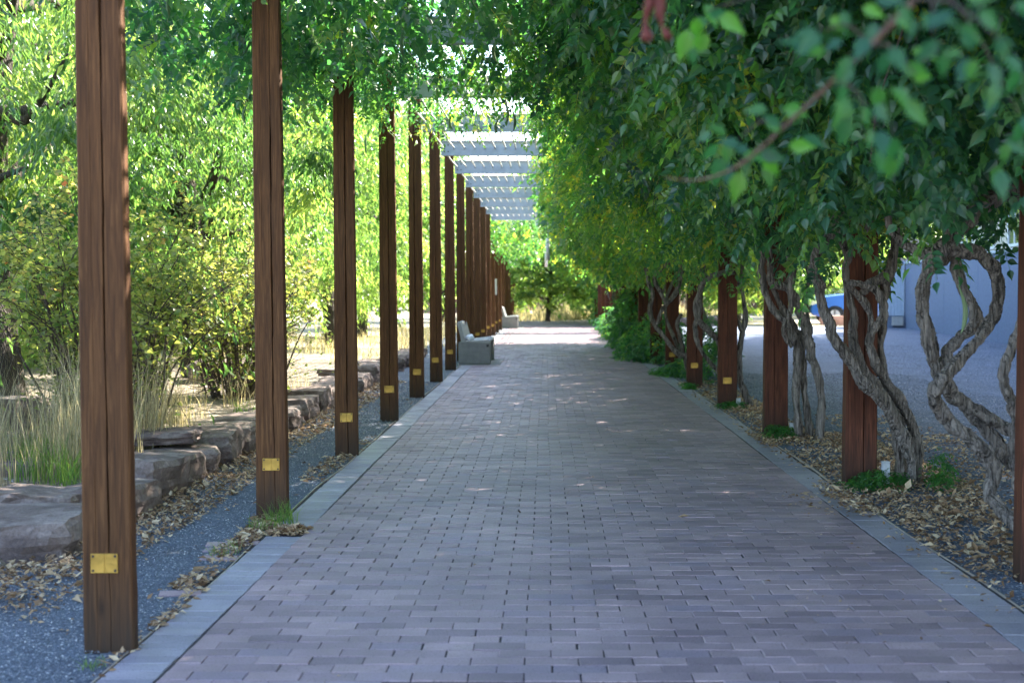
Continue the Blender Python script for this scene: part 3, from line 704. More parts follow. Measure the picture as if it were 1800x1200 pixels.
# stems traced at their own distance: (pixel points, distance, radius in pixels start..end)
ST = {
 'B': [
  ([(1860, 300), (1800, 330), (1745, 350), (1700, 388), (1668, 425), (1645, 452), (1630, 480), (1622, 512), (1622, 548), (1630, 588), (1640, 625), (1650, 658), (1668, 683), (1690, 708), (1722, 726), (1765, 750), (1800, 764), (1860, 800), (1900, 860), (1915, 960), (1905, 1010)], 7.1, [20, 18, 16, 15, 15, 14, 13, 12.5, 12.5, 13, 12.5, 12, 13, 13, 12, 11, 11, 13, 16, 20, 22], [0, 0, 0, 0, 0, 0, 0, 0, 0, 0, 0, 0, .02, .06, .06, .02, -.05, -.2, -.3, -.4, -.4]),
  ([(1662, 438), (1700, 440), (1733, 455), (1752, 483), (1756, 520), (1745, 562), (1722, 592), (1697, 622), (1670, 652), (1650, 674), (1641, 697), (1653, 722), (1677, 750), (1712, 777), (1737, 802), (1746, 833), (1738, 867), (1760, 895), (1800, 932), (1850, 975), (1890, 1030)], 7.0, [13, 12, 12, 11.5, 11, 11, 11, 11, 11, 12, 12, 12, 12.5, 12.5, 12, 12, 11, 11.5, 12, 14, 18], [0, 0, 0, .0, .0, .0, -.03, -.05, -.08, -.1, -.06, 0, 0, -.02, -.02, -.02, -.04, -.1, -.2, -.28, -.4]),
  ([(1668, 420), (1680, 452), (1682, 482), (1695, 512), (1714, 545), (1712, 572), (1690, 592), (1670, 612), (1661, 640), (1655, 668), (1650, 690)], 7.12, [9, 10, 10, 10, 10, 11, 10, 10, 9, 8, 7], None),
  ([(1680, 436), (1640, 446), (1610, 440), (1582, 424), (1566, 405), (1560, 380)], 7.13, [12, 11, 9, 8, 7, 6], None),
  ([(1800, 420), (1806, 500), (1797, 560), (1783, 603), (1766, 643), (1764, 675), (1778, 707), (1786, 742), (1783, 787), (1790, 845), (1803, 885), (1830, 950), (1840, 1040)], 6.6, [8, 9, 9, 9, 9, 9, 10, 10, 9, 10, 11, 13, 15], [0] * 13),
  ([(1690, 708), (1712, 730), (1735, 758), (1760, 787), (1774, 815), (1800, 812), (1840, 850), (1880, 950), (1895, 1040)], 7.18, [10, 11, 12, 12, 12, 10, 11, 13, 16], [0, 0, 0, 0, 0, -.1, -.25, -.4, -.5]),
 ],
 'A': [
  ([(1475, 370), (1467, 402), (1450, 425), (1436, 447), (1430, 470), (1434, 487), (1441, 500), (1442, 522), (1455, 560), (1467, 598), (1490, 628), (1520, 672), (1552, 708), (1585, 762), (1606, 812), (1604, 852), (1600, 880)], 9.05, [8, 9, 9, 9, 9, 8, 9, 9, 9, 10, 11, 11, 12, 12, 11, 12, 14], [0] * 11 + [0, .05, .15, .2, .2, .2]),
  ([(1474, 380), (1478, 402), (1483, 430), (1490, 452), (1486, 480), (1492, 520), (1501, 560), (1499, 590), (1504, 620), (1524, 655), (1548, 690), (1572, 740), (1582, 800), (1583, 878)], 9.15, [6, 6, 7, 7, 6, 7, 8, 8, 8, 8, 9, 11, 12, 14], [0] * 9 + [0, .05, .15, .2, .2]),
  ([(1530, 385), (1517, 413), (1495, 441), (1487, 470), (1492, 500), (1517, 530), (1530, 553), (1531, 583), (1527, 605), (1538, 635), (1556, 668), (1580, 699), (1601, 743), (1614, 783), (1613, 820), (1608, 880)], 9.1, [5, 5, 5, 6, 6, 6, 6, 6, 7, 8, 9, 9, 9, 9, 9, 12], [0] * 10 + [.1, .2, .3, .3, .3, .3]),
  ([(1493, 498), (1512, 500), (1535, 507), (1552, 532), (1552, 556), (1540, 575), (1530, 590)], 9.02, [5, 6, 6.5, 7, 7, 6.5, 5], None),
  ([(1575, 400), (1567, 457), (1556, 505), (1552, 540), (1553, 570), (1547, 605), (1552, 650), (1570, 700), (1590, 770), (1594, 880)], 9.4, [7, 8, 8, 7, 7, 7, 8, 9, 10, 12], None),
  ([(1560, 480), (1530, 500), (1512, 520)], 9.12, [9, 8, 6], None),
 ],
 'C': [
  ([(1345, 415), (1340, 445), (1337, 472), (1344, 507), (1356, 540), (1378, 563), (1392, 585), (1402, 610), (1401, 645), (1399, 680), (1400, 715), (1406, 785)], 12.25, [7, 8, 8, 7, 6.5, 6.5, 7, 8, 8, 7.5, 7.5, 9], None),
  ([(1350, 430), (1355, 467), (1357, 497), (1383, 505), (1400, 530), (1410, 560), (1420, 592), (1426, 622), (1437, 657), (1444, 700), (1441, 795)], 12.15, [5, 6, 7, 8, 8, 8, 7.5, 7.5, 7.5, 7.5, 9], None),
  ([(1377, 435), (1392, 470), (1390, 507), (1390, 540), (1386, 560), (1377, 577), (1382, 597), (1393, 608)], 12.1, [4, 5, 5, 4.5, 4, 4, 4, 4], None),
  ([(1357, 505), (1368, 528), (1378, 548), (1392, 570), (1405, 600), (1412, 640), (1412, 680), (1420, 730), (1424, 790)], 12.3, [4, 5, 6, 7, 8, 7, 6.5, 6.5, 9], None),
  ([(1400, 420), (1409, 450), (1422, 485), (1417, 525), (1420, 560), (1426, 580), (1418, 600)], 12.35, [3, 3.5, 3.5, 3, 3, 4, 4], None),
  ([(1372, 505), (1385, 490), (1390, 470)], 12.3, [3, 3, 2.5], None),
 ],
 'D': [
  ([(1292, 477), (1265, 481), (1240, 492), (1228, 518), (1222, 545), (1231, 566), (1252, 588), (1264, 602), (1280, 640)], 15.45, [4.5, 5, 5, 5, 4.5, 5, 5, 5, 4], [0, 0, 0, .1, .1, .1, .2, .3, .4]),
  ([(1288, 430), (1300, 455), (1306, 475), (1300, 498), (1290, 525)], 15.9, [4, 4.5, 4.5, 4, 3], None),
  ([(1277, 487), (1298, 496), (1308, 530), (1309, 570), (1301, 607), (1299, 657), (1308, 690), (1322, 725)], 15.75, [3, 3.5, 4, 5, 5.5, 6, 6, 8], None),
  ([(1290, 550), (1296, 562), (1304, 580)], 15.75, [4, 4, 4], None),
  ([(1250, 425), (1240, 457), (1232, 495), (1229, 545), (1222, 575), (1226, 602), (1241, 628), (1262, 655), (1275, 700)], 15.85, [3.5, 4, 4, 4, 4, 4, 4, 4, 5], None),
 ],
 'E': [
  ([(1195, 455), (1162, 472), (1150, 490), (1160, 512), (1172, 535)], 18.6, [3, 3.5, 3.5, 3.5, 3], None),
  ([(1135, 470), (1140, 497), (1147, 515), (1142, 545), (1151, 570), (1170, 596), (1190, 620), (1210, 628), (1220, 660)], 18.9, [3.5, 4, 4, 4, 4.5, 4.5, 4.5, 4, 5], None),
  ([(1196, 425), (1201, 452), (1198, 480), (1188, 514), (1163, 545), (1156, 570)], 18.7, [4, 4.5, 4.5, 4, 3.5, 3], None),
  ([(1198, 552), (1190, 570), (1195, 590), (1200, 612), (1208, 650)], 19.0, [3, 3.5, 3.5, 3.5, 4], None),
 ],
 'G': [
  ([(1090, 470), (1097, 497), (1081, 511), (1079, 530), (1086, 550), (1090, 575)], 33.5, [2.5, 2.5, 2.5, 2.2, 2.2, 3], None),
  ([(1103, 505), (1095, 520), (1084, 532), (1084, 560)], 33.6, [2, 2.2, 2.2, 2.5], None),
 ]}
def make_vine(key, Dr, label, canopy, lod, dens=1.0, pods=0, seed=0):
    e = empty('trumpet_vine', (0, 0, 0)); c = (Dr[0] + Dr[1]) / 2
    e.location = (2.45, c, 0)
    def child(o): o.location = (-2.45, -c, 0); return o
    if key in ST:
        for i, (pp, D, rr, dd) in enumerate(ST[key]):
            dd = dd or [0] * len(pp)
            pts = [P(x, y, D + d_) for (x, y), d_ in zip(pp, dd)]
            for p_ in pts: p_.z = max(p_.z, -.05)
            qs = np.random.default_rng(seed * 7 + i); rad = [r_ * D / F * .93 * qs.uniform(.88, 1.12) for r_ in rr]; sub = catmull(np.c_[np.array([tuple(p_) for p_ in pts]), rad], len(pts) * 3); jit = qs.normal(0, 1, (len(sub), 3)) * sub[:, 3:4] * .11; jit[0] = jit[-1] = 0; rad = list(sub[:, 3] * qs.uniform(.90, 1.14, len(sub))); pts = [Vector(v_) for v_ in (sub[:, :3] + jit)]
            me = tube(pts, rad, 'stem', 30 if D < 10 else 16, .006 if D < 10 else .014, .15, seed + i)
            child(link('stem', me, M['vinebark'], e))
    elif key == 'auto':
        q = np.random.default_rng(seed)
        for k in range(3):
            x = 2.35 + q.uniform(-.25, .35); y = c + q.uniform(-.5, .5); pts = []; a = q.uniform(0, 6)
            for z in np.linspace(-.03, 2.6, 9): pts.append((x + .14 * math.sin(z * 3.5 + a), y + .14 * math.cos(z * 3.1 + a), z))
            child(link('stem', tube(pts, [.035] * 3 + [.025] * 6, 'stem', 10, .05, .08, seed + k), M['vinebark'], e))
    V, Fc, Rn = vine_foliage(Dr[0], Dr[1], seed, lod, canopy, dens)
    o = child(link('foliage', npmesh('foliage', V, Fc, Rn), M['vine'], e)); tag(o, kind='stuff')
    q = np.random.default_rng(seed + 77)
    # thin hanging twigs
    tw = []
    for k in range(16 if lod < 2 else 5):
        x = q.uniform(-2.6 if canopy else .2, 3.2); y = q.uniform(*Dr); z = float(3.85 if x < .3 else zbot(x) + .4); l = q.uniform(.4, .9); a = q.uniform(0, 6.3)
        tw.append(tube([(x, y, z), (x + .1 * math.cos(a), y, z - l * .3), (x + .25 * math.cos(a), y + .2 * math.sin(a), z - l * .7), (x + .3 * math.cos(a), y + .25 * math.sin(a), z - l)], [.005, .004, .003, .0015], '', 5, .06, raw=True))
    V, Fc = join_raw(tw); o = child(link('twigs', npmesh('twigs', V, Fc), M['twig'], e)); tag(o, kind='stuff')
    EX = {'B': [(1348, 30, 6.6, .20), (1372, 55, 6.7, .13), (1364, 130, 6.7, .21), (1602, 195, 6.2, .12), (1684, 500, 7.0, .24), (1180, 120, 7.5, .18)],
          'A': [(652, 55, 8.6, .16), (1128, 150, 9.4, .2), (905, 15, 8.4, .17), (587, 65, 8.8, .17), (1258, 120, 8.8, .2)],
          'C': [(322, 20, 11.1, .22), (405, 110, 11.2, .2), (432, 75, 11.3, .22), (435, 180, 11.2, .16), (885, 175, 12.6, .22), (900, 190, 12.8, .2), (878, 205, 12.6, .14)], 'D': [(527, 180, 14.4, .2), (1010, 130, 14.4, .25)]}
    for (px, py, D, l) in EX.get(key, []): child(pod(e, P(px, py, D), l, q))
    for k in range(pods):
        if canopy and k % 3: x, y = q.uniform(-2.8, .8), q.uniform(*Dr); z = 3.35
        else: x = q.uniform(.8, 2.9); y = q.uniform(*Dr); z = float(zbot(x)) + .15
        child(pod(e, (x, y, z), q.uniform(.16, .26), q))
    tag(e, label, 'vine', 'trumpet vines climbing the right posts')
    return e
make_vine('B', (1.8, 7.75), 'vine with thick grey stems crossing into a heart shape at the right edge', .9, 0, .74, 8, 301)
make_vine('A', (7.75, 10.9), 'vine of twisting grey stems wound in front of the post with the white pipe', 1.0, 0, .74, 12, 302)
make_vine('C', (10.9, 14.05), 'vine with braided grey trunks right of the post with a tuft at its foot', 1.0, 1, .85, 12, 303)
make_vine('D', (14.05, 17.2), 'vine looping in a hoop round the post with a brass plate', .28, 1, .8, 6, 304)
make_vine('E', (17.2, 20.4), 'thin grey vine in an open ring beside the post at the start of the litter', 0, 1, .9, 3, 305)
make_vine('auto', (20.4, 23.5), 'dense dark vine behind the post that rises from ground ivy', 0, 1, .85, 2, 306)
make_vine('auto', (23.5, 30), 'bushy vine reaching low over the walk in the middle distance', 0, 2, .9, 0, 307)
make_vine('auto', (44.3, 45.2), 'narrow far vine added to cast the shadow between the two sunlit stripes of bricks', 0, 2, 1.0, 0, 309)  # vine mass added to throw a thin shadow across the walk
make_vine('auto', (52, 60), 'farthest large vine shading the very end of the walk', 0, 2, .8, 0, 310)
make_vine('G', (30, 36.5), 'far vine with a small bare stem loop against its post', 0, 2, .85, 0, 308)

def far_canopy(x0, x1, D0, D1, n, seed, label):
    q = np.random.default_rng(seed); X = q.uniform(x0, x1, n); Y = q.uniform(D0, D1, n); S = np.stack([X, Y, 3.5 + q.uniform(0, .5, n)], -1)
    pos, d = strands(S, q.uniform(.3, 1.2, n), .13, q); m = len(pos); nrm = np.stack([q.normal(0, .5, m), q.normal(0, .5, m), np.ones(m)], -1)
    V, Fc, Rn = foliage_from(pos, d, nrm, q.uniform(.9, 1.6, m), np.clip(.6 + q.normal(0, .2, m), 0, .95), CL_FAR, q); c = np.array([2.4, (D0 + D1) / 2, 0])
    e = empty('trumpet_vine', c); tag(link('foliage', npmesh('foliage', V - c, Fc, Rn), M['vine'], e), kind='stuff')
    link('stem', tube([(0, 0, 0), (.1, .1, 1), (-.05, 0, 2), (-.2, 0, 3), ((x1 - 2.4), 0, 3.65), (x0 - 2.4, 0, 3.7)], [.04, .04, .035, .03, .02, .01], 'stem', 8, .1, .08), M['vinebark'], e)
    tag(e, label, 'vine', 'trumpet vines climbing the right posts')
far_canopy(-2.3, -.1, 38.5, 50, 260, 320, 'far vine draped over the beams above the sunlit stripe of bricks')
far_canopy(-2.2, 1.8, 51, 60, 300, 321, 'farthest vine draped over the last beams of the walk')

# low, leafy growth round the farther right posts, and over their ground
def bush(name, boxes, seed, label, cat, mat, temps, group=None, dens=1, scale=1.0, origin=None):
    q = np.random.default_rng(seed); pos = []
    for (x0, x1, y0, y1, z0, z1, n) in boxes:
        n = int(n * dens); c = np.array([(x0 + x1) / 2, (y0 + y1) / 2, z0]); h = np.array([(x1 - x0) / 2, (y1 - y0) / 2, (z1 - z0)])
        d = q.normal(size=(n, 3)); d[:, 2] = np.abs(d[:, 2]); d /= np.linalg.norm(d, axis=1)[:, None]; r_ = q.uniform(.45, 1.05, n) ** .6
        bump_ = 1 + .22 * clumpnoise(d * 2.2 + c, 1.2, seed); pos.append(c + d * h * (r_ * bump_)[:, None])
    pos = np.concatenate(pos); pos[:, 2] = np.maximum(pos[:, 2], .02)
    a = q.uniform(0, 6.28, len(pos)); d = np.stack([np.cos(a), np.sin(a), q.uniform(-.8, .3, len(pos))], -1)
    nrm = np.stack([q.normal(0, .5, len(pos)), q.normal(0, .5, len(pos)), np.ones(len(pos))], -1)
    rnd = np.clip(.45 + .25 * clumpnoise(pos, 2, seed) + q.normal(0, .18, len(pos)), 0, .95)
    V, Fc, Rn = foliage_from(pos, d, nrm, q.uniform(.7, 1.2, len(pos)) * scale, rnd, temps, q)
    o0 = origin or (pos[:, 0].mean(), pos[:, 1].mean(), 0)
    e = empty(name, o0); o = link('leaves', npmesh('leaves', V - np.array(o0), Fc, Rn), mat, e); tag(o, kind='stuff')
    tag(e, label, cat, group); return e
bush('ground_vine', [(1.75, 3.0, 24, 29, 0, 1.0, 900), (1.45, 2.4, 25.2, 28.5, 0, .55, 500)], 401, 'dark leafy ground vine spilling onto the bricks on the right, nearest mound', 'ground vine', M['vine'], CL_FAR, 'ground vines on the right', 1, .9)
bush('ground_vine', [(1.6, 3.0, 29.5, 34, 0, 1.7, 1300), (1.6, 2.4, 30, 33.8, 0, .7, 400)], 402, 'taller mound of dark ground vine behind the nearest mound', 'ground vine', M['vine'], CL_FAR, 'ground vines on the right', 1, .95)
bush('ground_vine', [(1.75, 3.2, 34.5, 41, 0, 1.25, 1500)], 403, 'tall bank of vine leaves by the sunlit stripe of bricks', 'ground vine', M['vine'], CL_FAR, 'ground vines on the right', 1, 1.1)
bush('ground_vine', [(1.95, 3.4, 41, 50, 0, .9, 1200), (1.9, 3.6, 50, 60, 0, 3.2, 1800)], 404, 'farthest bank of sunlit vine leaves at the right end of the walk', 'ground vine', M['vine'], CL_FAR, 'ground vines on the right', 1, 1.3)
bush('ground_vine', [(2.25, 3.0, 19.4, 21.6, 0, 1.0, 520), (2.0, 2.6, 20.6, 22, 0, .35, 250)], 405, 'ivy like green mound between the two posts with plates on the right', 'ground vine', M['vine'], CL_NEAR, 'ground vines on the right', 1, .8)
bush('weed', [(1.75, 2.35, 21, 22.3, 0, .16, 260)], 406, 'flat green weeds on the brick edge at the foot of the farther plated post', 'weed', M['low'], CL_NEAR, 'weeds at the right posts', 1, .5)
bush('weed', [(2.12, 2.62, 8.95, 9.35, 0, .13, 260)], 407, 'green weeds at the foot of the post wrapped by twisted vines', 'weed', M['low'], CL_NEAR, 'weeds at the right posts', 1, .42)
bush('weed', [(2.1, 2.42, 12.15, 12.5, 0, .14, 170)], 408, 'bright green tuft at the foot of the post left of the braided vine', 'weed', M['low'], CL_NEAR, 'weeds at the right posts', 1, .42)
bush('weed', [(2.05, 2.4, 15.2, 15.6, 0, .10, 110)], 409, 'small tuft at the foot of the post with the vine hoop', 'weed', M['low'], CL_NEAR, 'weeds at the right posts', 1, .42)
bush('weed', [(1.95, 2.15, 18.3, 18.8, 0, .10, 90)], 410, 'small tuft on the brick edge where the litter begins', 'weed', M['low'], CL_NEAR, 'weeds at the right posts', 1, .45)
bush('weed', [(2.72, 2.86, 8.9, 9.25, 0, .30, 120)], 411, 'thin green creeper climbing the foot of the twisted grey vine', 'weed', M['low'], CL_NEAR, 'weeds at the right posts', 1, .42)

# ------------------------------------------------------------------ trees
LF1 = [leaflet(.105, .034, .2, .3) + (np.zeros(5),)]
LF_BIG = [leaflet2(.17, .075) + (np.zeros(4),)]
def crown_mesh(seed, rx, ry, rz, nclump, per, temps, clump_r=.55, hang=1.0, hollow=.35, scale=1.0, mat='tree'):
    q = np.random.default_rng(seed)
    d = q.normal(size=(nclump, 3)); d /= np.linalg.norm(d, axis=1)[:, None]
    rr = hollow + (1 - hollow) * q.uniform(0, 1, nclump) ** .6; rr *= 1 + .25 * clumpnoise(d * 2, 1.4, seed)
    C = d * rr[:, None] * np.array([rx, ry, rz])
    pos = []; dd = []; tone = []
    for c in C:
        m = int(per * q.uniform(.5, 1.4)); cr = clump_r * q.uniform(.6, 1.3)
        # each clump: a few drooping twigs with alternating leaves
        k = max(3, m // 12); 
        a = q.uniform(0, 6.28, k); o = np.stack([np.cos(a), np.sin(a), q.uniform(-.1, .8, k)], -1) * cr
        tt = q.uniform(0, 1, (k, 12)); st = c + q.normal(0, .12 * cr, (k, 3))
        p = st[:, None] + o[:, None] * tt[..., None]; p[..., 2] -= hang * cr * .9 * tt ** 2
        p += q.normal(0, .03, p.shape)
        b = a[:, None] + q.normal(0, 1.0, tt.shape)
        dr = np.stack([np.cos(b), np.sin(b), -.6 * hang - .8 * tt], -1)
        pos.append(p.reshape(-1, 3)); dd.append(dr.reshape(-1, 3)); tone.append(np.full(p.size // 3, q.normal(0, .2)))
    pos = np.concatenate(pos); dd = np.concatenate(dd); n = len(pos)
    nrm = np.stack([q.normal(0, .6, n), q.normal(0, .6, n), q.uniform(.2, 1, n)], -1)
    rnd = np.clip(.45 + .2 * clumpnoise(pos, 1.1, seed + 1) + np.concatenate(tone) + q.normal(0, .14, n), 0, 1)
    V, Fc, Rn = foliage_from(pos, dd, nrm, q.uniform(.7, 1.3, n) * scale, rnd, temps, q)
    me = npmesh('crown', V, Fc, Rn); me.materials.append(M[mat]); return me
def trunk_mesh(seed, h, r0, rx, rz, zc, nl=8):
    q = np.random.default_rng(seed); parts = []
    a = q.uniform(0, 6); sway = [(.12 * math.sin(a + z * .9), .12 * math.cos(a + z * .8), z) for z in np.linspace(-.15, h, 7)]
    parts.append(tube(sway, np.linspace(r0, r0 * .35, 7), '', 14, .08, .05, seed, raw=True))
    for k in range(nl):
        z = h * q.uniform(.25, .95); i = min(5, int(z / h * 6)); b = sway[i]; a = q.uniform(0, 6.28); R_ = rx * q.uniform(.5, .85)
        p0 = np.array([b[0], b[1], z]); p3 = p0 + np.array([math.cos(a) * R_, math.sin(a) * R_, R_ * q.uniform(.15, .9)])
        parts.append(tube([p0, p0 * .65 + p3 * .35 + q.normal(0, .12, 3), p0 * .3 + p3 * .7 + q.normal(0, .12, 3), p3], [r0 * .38, r0 * .27, r0 * .17, r0 * .05], '', 8, .12, .05, k, raw=True))
    V, Fc = join_raw(parts); me = npmesh('trunk', V, Fc, smooth=True); me.materials.append(M['bark']); return me
crowns = {
 'near': (crown_mesh(1, 2.9, 2.9, 3.4, 135, 400, LF1, .60, 1.3, .22, .92, 'tree_dark'), trunk_mesh(1, 5.0, .24, 2.6, 3, 4, 16)),
 'mid': (crown_mesh(2, 2.7, 2.9, 3.3, 125, 300, LF1, .62, 1.1, .25, 1.1), trunk_mesh(2, 5.0, .18, 2.5, 3, 4, 12)),
  'big': (crown_mesh(7, 3.0, 3.0, 3.0, 1500, 60, LF_BIG, .42, .7, .15, .70), trunk_mesh(7, 3.6, .16, 2.5, 3, 4, 9)),
 'far': (crown_mesh(3, 3.0, 3.0, 3.2, 330, 60, LF_BIG, .75, .7, .30, 1.25), trunk_mesh(3, 4.6, .17, 2.5, 3, 4, 9)),
}
def tree(kind, x, y, zc, s, rz, label, group, z0=0, sz=None, name='tree'):
    e = empty(name, (x, y, z0), rz); c, t_ = crowns[kind]
    o = link('crown', c, None, e); o.location = (0, 0, zc); o.scale = (s, s, sz or s); tag(o, kind='stuff')
    o = link('trunk', t_, None, e); o.scale = (s, s, s)
    tag(e, label, 'tree', group)
    return e
GL = 'trees along the left of the walk'
tree('near', -5.3, 12.6, 3.9, 1.0, .3, 'large leafy tree with a dark trunk left of the nearest post', GL, .25)
tree('near', -5.1, 18.4, 4.3, 1.0, 2.2, 'dense green tree between the first and second left posts', GL, .2, name='tree')
tree('mid', -8.6, 16.0, 4.2, 1.15, 1.2, 'tree behind the large leafy tree at the left edge', GL, .25)
tree('mid', -5.6, 25.0, 4.3, 1.05, 4.2, 'airy green tree behind the third left post', GL, .05)
tree('mid', -8.9, 23.0, 3.6, 1.2, 3.2, 'bright tree behind the yellowing shrub', GL, .1)
tree('mid', -5.5, 33.0, 4.4, 1.1, 5.2, 'sunlit tree seen between the fourth and fifth left posts', GL)
tree('far', -9.5, 33.0, 3.6, 1.2, 1.0, 'broad sunlit tree far behind the left shrub', GL)
tree('far', -5.8, 41.5, 4.4, 1.1, 2.0, 'sunlit tree behind the middle left posts', GL)
tree('far', -6.2, 51.0, 4.4, 1.2, 3.0, 'pale sunlit tree behind the far left posts', GL)
tree('far', -13.0, 26.0, 4.2, 1.5, 4.0, 'wide tree at the far left behind the others', GL)
tree('far', -12.5, 42.0, 4.2, 1.5, 5.0, 'wide pale tree in the left background', GL)
tree('far', -5.0, 62.0, 4.2, 1.1, .5, 'pale tree beyond the end of the left post row', GL)
tree('far', -17, 17.0, 4.2, 1.5, .7, 'tree at the left edge deep in the background', GL)
tree('far', .15, 60.5, 3.0, .78, 1.5, 'round green tree standing at the end of the walk', None)
GR_ = 'trees at the right of the walk'
tree('far', 4.2, 61, 3.6, 1.0, 2.5, 'sunlit green tree right of the tree at the end of the walk', GR_)
tree('far', 10.3, 57, 3.7, 1.0, .5, 'bright green tree seen over the far gravel', GR_)
tree('far', 9.5, 64, 3.9, 1.2, 3.5, 'bright yellow green tree above the blue car', GR_)
tree('far', 15.5, 72, 3.9, 1.3, 4.5, 'sunlit tree beyond the blue car and the building', GR_)
tree('far', -2.6, 70, 3.0, 1.0, 2.9, 'low dense tree behind the left side of the end of the walk', GR_)
tree('far', 2.7, 66.5, 2.5, .85, 3.9, 'low dense tree just right of the tree at the end of the walk', GR_)
tree('far', 3.5, 78, 3.9, 1.4, 5.5, 'big tree in the distance past the end of the walk', GR_)
# tall trees behind the building at the right (they shade the gravel yard)
GB = 'tall trees behind the blue grey building'
BL = ['with its trunk nearest the camera', 'second from the camera', 'third from the camera', 'fourth from the camera', 'fifth from the camera', 'sixth from the camera', 'seventh from the camera', 'farthest from the camera']
for i, (x, y) in enumerate([(17.4, 3), (17.7, 8.5), (18.0, 14), (18.4, 19.5), (18.8, 25), (19.2, 30.5), (19.7, 36), (20.2, 41)]):
    tree('big', x, y, 10.5, 2.6, i * 1.3, 'tall tree behind the blue grey building, ' + BL[i], GB, 0, 2.6)
# tree line at the horizon
k = 0
for x in np.arange(-95, 100, 9.5):
    y = 95 + 12 * math.sin(x * .31) + (0 if abs(x) > 12 else 10)
    tree('far', x + 3 * math.sin(k), y, 5.4, 1.75, k * 1.7, 'tree of the distant tree line behind the walk', 'distant tree line'); k += 1

# yellowing shrubs with dark twigs
def shrub(x, y, z0, rx, ry, h, seed, label, nl=9000):
    q = np.random.default_rng(seed); e = empty('shrub', (x, y, z0)); br = []; tips = []
    for k in range(70):
        a = q.uniform(0, 6.28); rr = q.uniform(.2, 1) ** .7; hh = h * q.uniform(.55, 1.0) * (1 - .35 * rr)
        b = np.array([math.cos(a) * .18, math.sin(a) * .18, -.05]) * q.uniform(.2, 2)
        tp = np.array([math.cos(a) * rx * rr, math.sin(a) * ry * rr, hh]); md = b * .5 + tp * .5 + np.array([0, 0, .15 * h]) + q.normal(0, .08, 3)
        br.append(tube([b, b * .6 + md * .4 + q.normal(0, .03, 3), md, tp], [.013, .010, .007, .0025], '', 5, .12, raw=True)); cv = catmull([b, b * .6 + md * .4, md, tp], 14)
        for j in range(9):
            i = q.integers(3, 14); p = cv[i]; t2 = p + q.normal(0, .22, 3) + np.array([0, 0, .10]); br.append(tube([p, (p + t2) / 2 + q.normal(0, .03, 3), t2], [.004, .003, .0015], '', 4, .1, raw=True)); tips.append((p, t2))
    V, Fc = join_raw(br); o = link('branches', npmesh('branches', V, Fc), M['twig'], e); tag(o, kind='stuff')
    A = np.array([t_[0] for t_ in tips]); B = np.array([t_[1] for t_ in tips]); i = q.integers(0, len(A), nl); t_ = q.uniform(0, 1.1, nl)[:, None]
    hf = .5 * (A[i, 2] + B[i, 2]) / h; keep = q.uniform(0, 1, nl) < np.clip(hf * 1.5, .12, 1); i, t_ = i[keep], t_[keep]; n = len(i)
    pos = A[i] * (1 - t_) + B[i] * t_ + q.normal(0, .035, (n, 3)); a = q.uniform(0, 6.28, n)
    d = np.stack([np.cos(a), np.sin(a), q.uniform(-.8, .3, n)], -1); nrm = np.stack([q.normal(0, .6, n), q.normal(0, .6, n), np.ones(n)], -1)
    rnd = np.clip(.25 + .42 * pos[:, 2] / h + .2 * clumpnoise(pos, 2.2, seed) + q.normal(0, .16, n), 0, 1)  # upper leaves paler and yellower: sun on the shrub top painted into the tone
    T = [leaflet(.05, .045, .2, .15) + (np.zeros(5),)]
    V, Fc, Rn = foliage_from(pos, d, nrm, q.uniform(.65, 1.25, n), rnd, T, q)
    o = link('leaves', npmesh('leaves', V, Fc, Rn), M['shrub'], e); tag(o, kind='stuff'); tag(e, label, 'shrub', 'shrubs on the left bank')
shrub(-3.62, 10.7, .16, 1.25, 1.7, 2.45, 501, 'twiggy shrub with yellow and pink tinged leaves between the first two left posts', 17000)
shrub(-3.45, 14.6, .18, 1.0, 1.6, 2.2, 502, 'twiggy yellowing shrub behind the second left post', 11000)
shrub(-5.8, 9.4, .12, .9, 1.1, 1.7, 503, 'dark stemmed shrub behind the dry grass at the left edge', 4000)
shrub(-7.0, 13.5, .16, 1.6, 1.6, 2.2, 504, 'shrub under the large leafy tree', 6000)

# ------------------------------------------------------------------ grasses
def blades(cx, cy, cz, rx, ry, n, h, w_, lean, q, seedhead=0.0):
    a = q.uniform(0, 6.28, n); rr = np.sqrt(q.uniform(0, 1, n)); x = cx + np.cos(a) * rr * rx; y = cy + np.sin(a) * rr * ry
    H = h * q.uniform(.45, 1.1, n); b = q.uniform(0, 6.28, n); l = lean * q.uniform(.2, 1.2, n) * H
    th = q.uniform(0, 3.14, n); sx, sy = np.cos(th) * w_, np.sin(th) * w_; V = []
    ts = [0, .35, .7, 1.0]; ws = [1, .9, .6, .08]
    for t_, ww in zip(ts, ws):
        px = x + np.cos(b) * l * t_ ** 2; py = y + np.sin(b) * l * t_ ** 2; pz = cz + H * (t_ - .15 * t_ ** 3 * (l / H > .4))
        V.append(np.stack([px - sx * ww, py - sy * ww, pz], -1)); V.append(np.stack([px + sx * ww, py + sy * ww, pz], -1))
    V = np.stack(V, 1); F_ = np.array([(0, 1, 3), (0, 3, 2), (2, 3, 5), (2, 5, 4), (4, 5, 7), (4, 7, 6)])
    Fc = F_[None] + (np.arange(n) * 8)[:, None, None]
    return V.reshape(-1, 3), Fc.reshape(-1, 3), np.repeat(q.uniform(0, 1, n), 8)
def grass(name, spots, mat, label, cat, seed, kindtag=True):
    q = np.random.default_rng(seed); V, Fs, Rn, o = [], [], [], 0
    for s in spots:
        v, f, r_ = blades(*s, q=q); V.append(v); Fs.append(f + o); Rn.append(r_); o += len(v)
    ob = link(name, npmesh(name, np.concatenate(V), np.concatenate(Fs), np.concatenate(Rn)), mat); tag(ob, label, cat, None, 'stuff'); return ob
q = np.random.default_rng(60)
spots = []
